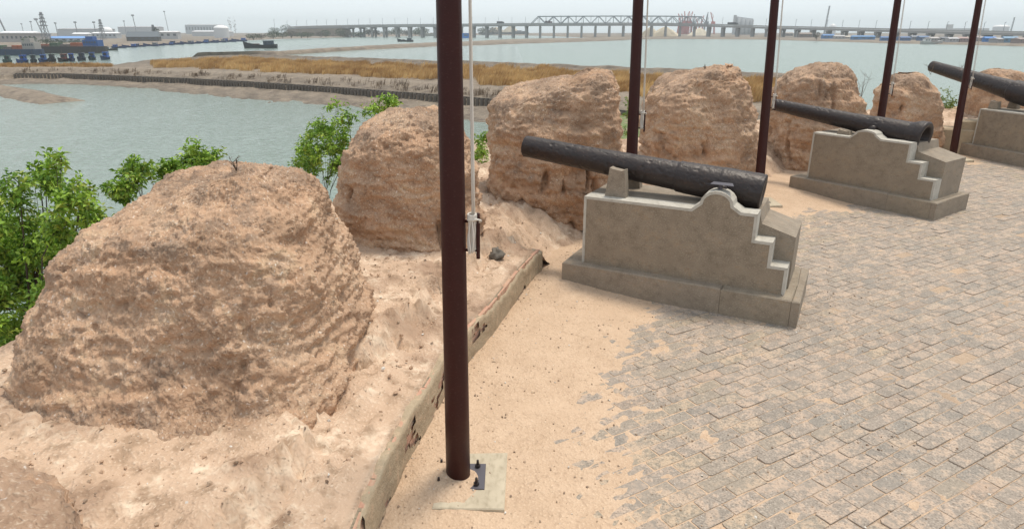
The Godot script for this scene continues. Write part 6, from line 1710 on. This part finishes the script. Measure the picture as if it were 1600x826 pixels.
	fishing_boat(Vector3(-201.330, -5.400, -383.378), 3.20, 8.3, Color(0.030, 0.050, 0.130), Color(0.220, 0.220, 0.240), "moored blue work boat, fourth along the channel shore from the long dark barge", "boats along the channel shore", 1)
	fishing_boat(Vector3(-203.180, -5.400, -395.799), -0.01, 6.9, Color(0.030, 0.050, 0.130), Color(0.030, 0.090, 0.340), "moored blue work boat, fifth along the channel shore from the long dark barge", "boats along the channel shore", 1)
	fishing_boat(Vector3(-205.505, -5.400, -411.404), 3.17, 6.5, Color(0.030, 0.050, 0.130), Color(0.040, 0.120, 0.420), "moored blue work boat, sixth along the channel shore from the long dark barge", "boats along the channel shore", 1)
	fishing_boat(Vector3(-207.730, -5.400, -426.338), -0.09, 9.3, Color(0.030, 0.050, 0.130), Color(0.050, 0.080, 0.180), "moored blue work boat, seventh along the channel shore from the long dark barge", "boats along the channel shore", 1)
	fishing_boat(Vector3(-210.491, -5.400, -445.582), 3.00, 9.3, Color(0.030, 0.050, 0.130), Color(0.220, 0.220, 0.240), "moored blue work boat, eighth along the channel shore from the long dark barge", "boats along the channel shore", 1)
	fishing_boat(Vector3(-211.662, -5.400, -459.622), 0.05, 7.6, Color(0.030, 0.050, 0.130), Color(0.030, 0.090, 0.340), "moored blue work boat, ninth along the channel shore from the long dark barge", "boats along the channel shore", 1)
	fishing_boat(Vector3(-212.840, -5.400, -473.739), 3.29, 8.1, Color(0.030, 0.050, 0.130), Color(0.040, 0.120, 0.420), "moored blue work boat, tenth along the channel shore from the long dark barge", "boats along the channel shore", 1)
	fishing_boat(Vector3(-214.207, -5.400, -490.126), 0.19, 10.5, Color(0.030, 0.050, 0.130), Color(0.050, 0.080, 0.180), "moored blue work boat, eleventh along the channel shore from the long dark barge", "boats along the channel shore", 1)
	fishing_boat(Vector3(-215.714, -5.400, -508.193), 3.32, 9.8, Color(0.030, 0.050, 0.130), Color(0.220, 0.220, 0.240), "moored blue work boat, twelfth along the channel shore from the long dark barge", "boats along the channel shore", 1)
	fishing_boat(Vector3(-217.580, -5.400, -530.567), -0.12, 11.6, Color(0.030, 0.050, 0.130), Color(0.030, 0.090, 0.340), "moored blue work boat, thirteenth along the channel shore from the long dark barge", "boats along the channel shore", 1)
	fishing_boat(Vector3(-219.627, -5.400, -555.096), 3.33, 12.0, Color(0.030, 0.050, 0.130), Color(0.040, 0.120, 0.420), "moored blue work boat, fourteenth along the channel shore from the long dark barge", "boats along the channel shore", 1)
	fishing_boat(Vector3(-521.915, -5.200, -2988.802), 0.0, 66.3, Color(0.420, 0.420, 0.420), Color(0.600, 0.600, 0.600), "white ship moored before the viaduct's far end")
	fishing_boat(Vector3(-132.550, -5.200, -1119.056), 0.0, 37.3, Color(0.350, 0.336, 0.308), Color(0.500, 0.480, 0.440), "grey ship moored left of the nearest flagpole, before the viaduct")
	fishing_boat(Vector3(-218.244, -5.200, -962.239), 0.0, 26.7, Color(0.140, 0.140, 0.140), Color(0.200, 0.200, 0.200), "low dark barge on the channel's far shore")
	fishing_boat(Vector3(417.532, -5.200, -1193.846), 0.0, 14.4, Color(0.525, 0.525, 0.525), Color(0.750, 0.750, 0.750), "small white boat laid up on the far shore beside the third flagpole")
	fishing_boat(Vector3(268.120, -5.200, -439.316), 0.0, 13.9, Color(0.434, 0.434, 0.420), Color(0.620, 0.620, 0.600), "white boat moored at the far shore between the last two flagpoles")
	building("shore_shed", Vector3(286.291, -4.200, -623.500), -0.08, 9.8, 2.8, 6.0, Color(0.072, 0.180, 0.378), Color(0.080, 0.200, 0.420), 1.2, 3, "blue shed on the far shore under the tall chimney", "shed")
	building("shore_shed", Vector3(284.724, -4.200, -599.426), -0.20, 8.3, 2.3, 6.0, Color(0.360, 0.360, 0.360), Color(0.400, 0.400, 0.400), 1.0, 3, "small grey shed next to the blue shed under the tall chimney", "shed")
	building("shore_shed", Vector3(292.224, -4.200, -599.426), -0.21, 5.6, 1.9, 6.0, Color(0.468, 0.432, 0.378), Color(0.520, 0.480, 0.420), 0.8, 3, "small cream shed on the far shore", "shed")
	building("shore_shed", Vector3(283.474, -4.200, -556.436), -0.26, 17.0, 2.3, 6.0, Color(0.081, 0.198, 0.378), Color(0.090, 0.220, 0.420), 1.0, 3, "long blue shed on the far shore between the third and fourth flagpoles", "shed")
	building("shore_shed", Vector3(315.716, -4.200, -742.725), -0.12, 12.4, 3.6, 6.0, Color(0.198, 0.153, 0.126), Color(0.220, 0.170, 0.140), 1.5, 3, "brown shed on the far shore right of the third flagpole", "shed")
	building("shore_shed", Vector3(366.211, -4.200, -918.057), 0.06, 15.3, 3.6, 6.0, Color(0.252, 0.234, 0.216), Color(0.280, 0.260, 0.240), 1.5, 3, "grey-brown shed on the far shore next to the third flagpole", "shed")
	building("shore_shed", Vector3(272.582, -4.200, -502.352), -0.30, 6.5, 2.1, 6.0, Color(0.063, 0.144, 0.306), Color(0.070, 0.160, 0.340), 0.9, 3, "blue shed on the far shore behind the fourth flagpole", "shed")
	building("shore_shed", Vector3(287.027, -4.200, -502.352), 0.11, 7.5, 2.1, 6.0, Color(0.072, 0.135, 0.270), Color(0.080, 0.150, 0.300), 0.9, 3, "dark blue shed just right of the fourth flagpole", "shed")
	building("shore_shed", Vector3(314.791, -4.200, -537.164), -0.10, 6.0, 2.4, 6.0, Color(0.180, 0.198, 0.234), Color(0.200, 0.220, 0.260), 1.0, 3, "grey shed second from the fourth flagpole", "shed")
	building("shore_shed", Vector3(300.539, -4.200, -502.352), -0.11, 6.5, 2.4, 6.0, Color(0.090, 0.153, 0.270), Color(0.100, 0.170, 0.300), 1.0, 3, "slate blue shed third from the fourth flagpole", "shed")
	building("shore_shed", Vector3(289.766, -4.200, -471.759), 0.19, 7.0, 2.0, 6.0, Color(0.360, 0.342, 0.333), Color(0.400, 0.380, 0.370), 0.9, 3, "pale shed behind the moored white boat", "shed")
	building("shore_shed", Vector3(296.332, -4.200, -471.759), -0.01, 4.4, 2.1, 6.0, Color(0.126, 0.135, 0.153), Color(0.140, 0.150, 0.170), 0.9, 3, "dark shed right of the moored white boat", "shed")
	building("shore_shed", Vector3(285.176, -4.200, -444.662), -0.11, 5.8, 2.0, 6.0, Color(0.378, 0.378, 0.387), Color(0.420, 0.420, 0.430), 0.9, 3, "whitish shed left of the farthest flagpole", "shed")
	building("shore_shed", Vector3(291.780, -4.200, -444.662), -0.01, 5.8, 2.2, 6.0, Color(0.306, 0.216, 0.198), Color(0.340, 0.240, 0.220), 0.9, 3, "reddish shed touching the farthest flagpole", "shed")
	building("shore_shed", Vector3(321.281, -4.200, -471.759), 0.12, 5.3, 2.3, 6.0, Color(0.270, 0.234, 0.234), Color(0.300, 0.260, 0.260), 1.0, 3, "brownish shed right of the farthest flagpole", "shed")
	building("shore_shed", Vector3(308.907, -4.200, -444.662), -0.27, 6.2, 2.3, 6.0, Color(0.054, 0.180, 0.450), Color(0.060, 0.200, 0.500), 1.0, 3, "bright blue shed right of the farthest flagpole", "shed")
	building("shore_shed", Vector3(298.260, -4.200, -420.495), 0.29, 4.7, 2.0, 6.0, Color(0.324, 0.324, 0.333), Color(0.360, 0.360, 0.370), 0.9, 3, "grey shed beside the bright blue shed", "shed")
	building("shore_shed", Vector3(304.702, -4.200, -420.495), -0.29, 7.4, 2.5, 6.0, Color(0.144, 0.252, 0.360), Color(0.160, 0.280, 0.400), 1.1, 3, "pale blue shed near the edge of the view", "shed")
	building("shore_shed", Vector3(297.039, -4.200, -398.806), 0.15, 7.4, 2.2, 6.0, Color(0.270, 0.216, 0.198), Color(0.300, 0.240, 0.220), 0.9, 3, "brown shed at the edge of the view", "shed")
	far_tree(Vector3(-217.428, -4.200, -579.814), 12.8, 4.7, Color(0.070, 0.080, 0.040), "low tree clump lining the shore before the viaduct, first counting from the lone fishing boat", 200, "shore_bush", "tree", 900)
	get_child(get_child_count() - 1).set_meta("group", "tree clumps before the viaduct")
	far_tree(Vector3(-220.323, -4.200, -606.123), 9.3, 4.4, Color(0.100, 0.085, 0.060), "low tree clump lining the shore before the viaduct, second counting from the lone fishing boat", 201, "shore_bush", "tree", 900)
	get_child(get_child_count() - 1).set_meta("group", "tree clumps before the viaduct")
	far_tree(Vector3(-221.761, -4.200, -640.875), 14.0, 6.9, Color(0.055, 0.075, 0.035), "low tree clump lining the shore before the viaduct, third counting from the lone fishing boat", 202, "shore_bush", "tree", 900)
	get_child(get_child_count() - 1).set_meta("group", "tree clumps before the viaduct")
	far_tree(Vector3(-222.510, -4.200, -669.815), 12.1, 6.0, Color(0.070, 0.080, 0.040), "low tree clump lining the shore before the viaduct, fourth counting from the lone fishing boat", 203, "shore_bush", "tree", 900)
	get_child(get_child_count() - 1).set_meta("group", "tree clumps before the viaduct")
	far_tree(Vector3(-224.528, -4.200, -702.114), 15.3, 7.1, Color(0.100, 0.085, 0.060), "low tree clump lining the shore before the viaduct, fifth counting from the lone fishing boat", 204, "shore_bush", "tree", 900)
	get_child(get_child_count() - 1).set_meta("group", "tree clumps before the viaduct")
	far_tree(Vector3(-223.617, -4.200, -732.998), 17.3, 5.1, Color(0.055, 0.075, 0.035), "low tree clump lining the shore before the viaduct, sixth counting from the lone fishing boat", 205, "shore_bush", "tree", 900)
	get_child(get_child_count() - 1).set_meta("group", "tree clumps before the viaduct")
	far_tree(Vector3(-212.838, -4.200, -719.034), 16.8, 5.8, Color(0.070, 0.080, 0.040), "low tree clump lining the shore before the viaduct, seventh counting from the lone fishing boat", 206, "shore_bush", "tree", 900)
	get_child(get_child_count() - 1).set_meta("group", "tree clumps before the viaduct")
	far_tree(Vector3(-210.426, -4.200, -760.600), 13.5, 6.0, Color(0.100, 0.085, 0.060), "low tree clump lining the shore before the viaduct, eighth counting from the lone fishing boat", 207, "shore_bush", "tree", 900)
	get_child(get_child_count() - 1).set_meta("group", "tree clumps before the viaduct")
	far_tree(Vector3(-217.152, -4.200, -805.358), 13.0, 7.8, Color(0.055, 0.075, 0.035), "low tree clump lining the shore before the viaduct, ninth counting from the lone fishing boat", 208, "shore_bush", "tree", 900)
	get_child(get_child_count() - 1).set_meta("group", "tree clumps before the viaduct")
	far_tree(Vector3(-211.485, -4.200, -852.349), 13.0, 9.4, Color(0.070, 0.080, 0.040), "low tree clump lining the shore before the viaduct, tenth counting from the lone fishing boat", 209, "shore_bush", "tree", 900)
	get_child(get_child_count() - 1).set_meta("group", "tree clumps before the viaduct")
	far_tree(Vector3(-204.924, -4.200, -859.160), 14.6, 7.9, Color(0.100, 0.085, 0.060), "low tree clump lining the shore before the viaduct, eleventh counting from the lone fishing boat", 210, "shore_bush", "tree", 900)
	get_child(get_child_count() - 1).set_meta("group", "tree clumps before the viaduct")
	far_tree(Vector3(-199.911, -4.200, -900.936), 16.9, 6.1, Color(0.055, 0.075, 0.035), "low tree clump lining the shore before the viaduct, twelfth counting from the lone fishing boat", 211, "shore_bush", "tree", 900)
	get_child(get_child_count() - 1).set_meta("group", "tree clumps before the viaduct")
	far_tree(Vector3(-199.218, -4.200, -961.746), 18.6, 10.0, Color(0.070, 0.080, 0.040), "low tree clump lining the shore before the viaduct, thirteenth counting from the lone fishing boat", 212, "shore_bush", "tree", 900)
	get_child(get_child_count() - 1).set_meta("group", "tree clumps before the viaduct")
	far_tree(Vector3(-182.392, -4.200, -909.414), 21.5, 8.5, Color(0.100, 0.085, 0.060), "low tree clump lining the shore before the viaduct, fourteenth counting from the lone fishing boat", 213, "shore_bush", "tree", 900)
	get_child(get_child_count() - 1).set_meta("group", "tree clumps before the viaduct")
	far_tree(Vector3(-180.704, -4.200, -1000.869), 18.8, 7.2, Color(0.055, 0.075, 0.035), "low tree clump lining the shore before the viaduct, fifteenth counting from the lone fishing boat", 214, "shore_bush", "tree", 900)
	get_child(get_child_count() - 1).set_meta("group", "tree clumps before the viaduct")
	far_tree(Vector3(-167.426, -4.200, -1007.738), 19.1, 11.2, Color(0.070, 0.080, 0.040), "low tree clump lining the shore before the viaduct, sixteenth counting from the lone fishing boat", 215, "shore_bush", "tree", 900)
	get_child(get_child_count() - 1).set_meta("group", "tree clumps before the viaduct")
	far_tree(Vector3(-146.777, -4.200, -964.324), 18.3, 8.4, Color(0.100, 0.085, 0.060), "low tree clump lining the shore before the viaduct, seventeenth counting from the lone fishing boat", 216, "shore_bush", "tree", 900)
	get_child(get_child_count() - 1).set_meta("group", "tree clumps before the viaduct")
	far_tree(Vector3(-144.824, -4.200, -1038.633), 18.2, 8.7, Color(0.055, 0.075, 0.035), "low tree clump lining the shore before the viaduct, eighteenth counting from the lone fishing boat", 217, "shore_bush", "tree", 900)
	get_child(get_child_count() - 1).set_meta("group", "tree clumps before the viaduct")
	far_tree(Vector3(-139.760, -4.200, -1067.322), 25.6, 11.7, Color(0.070, 0.080, 0.040), "low tree clump lining the shore before the viaduct, nineteenth counting from the lone fishing boat", 218, "shore_bush", "tree", 900)
	get_child(get_child_count() - 1).set_meta("group", "tree clumps before the viaduct")
	far_tree(Vector3(-55.259, -4.200, -1322.595), 24.0, 13.4, Color(0.070, 0.080, 0.040), "low tree clump lining the shore before the viaduct, twentieth counting from the lone fishing boat", 224, "shore_bush", "tree", 900)
	get_child(get_child_count() - 1).set_meta("group", "tree clumps before the viaduct")
	far_tree(Vector3(-37.552, -4.200, -1342.350), 28.1, 13.4, Color(0.100, 0.085, 0.060), "low tree clump lining the shore before the viaduct, twenty-first counting from the lone fishing boat", 225, "shore_bush", "tree", 900)
	get_child(get_child_count() - 1).set_meta("group", "tree clumps before the viaduct")
	far_tree(Vector3(-271.918, -4.200, -388.775), 8.7, 3.8, Color(0.050, 0.090, 0.030), "round green bush before the long grey building", 80)
	far_tree(Vector3(-250.372, -4.200, -370.146), 7.6, 2.8, Color(0.045, 0.070, 0.030), "dark green bush below the tallest pylon", 81)
	far_tree(Vector3(-242.462, -4.200, -370.146), 8.3, 2.4, Color(0.050, 0.075, 0.030), "green bush in front of the pale blue shed", 82)
	far_tree(Vector3(-234.552, -4.200, -370.146), 7.6, 2.2, Color(0.050, 0.070, 0.035), "green bush right of the pale blue shed", 83)
	far_tree(Vector3(-264.816, -4.200, -432.243), 8.8, 2.8, Color(0.060, 0.075, 0.050), "grey-green trees below the second pylon", 84)
	far_tree(Vector3(-250.071, -4.200, -486.577), 4.5, 9.5, Color(0.050, 0.060, 0.045), "dark tree at the gable of the dark shed", 85)
	far_tree(Vector3(-528.429, -4.200, -1301.594), 7.2, 34.9, Color(0.110, 0.090, 0.070), "tall bare poplar beyond the blue boats, left of a pair", 86, "far_tree", "tree", 150)
	far_tree(Vector3(-520.003, -4.200, -1301.594), 6.0, 32.5, Color(0.110, 0.090, 0.070), "tall bare poplar beyond the blue boats, right of a pair", 87, "far_tree", "tree", 150)
	far_tree(Vector3(-509.892, -4.200, -1562.400), 26.0, 20.9, Color(0.050, 0.070, 0.030), "dark tree clump near the viaduct's far end", 88)
	far_tree(Vector3(-534.448, -4.200, -1562.400), 31.8, 14.4, Color(0.060, 0.080, 0.035), "low hazy trees near the viaduct's far end", 89)
	far_tree(Vector3(245.557, -4.200, -556.436), 6.2, 6.2, Color(0.100, 0.080, 0.060), "brown bare tree on the far shore beside the blue shed", 90)
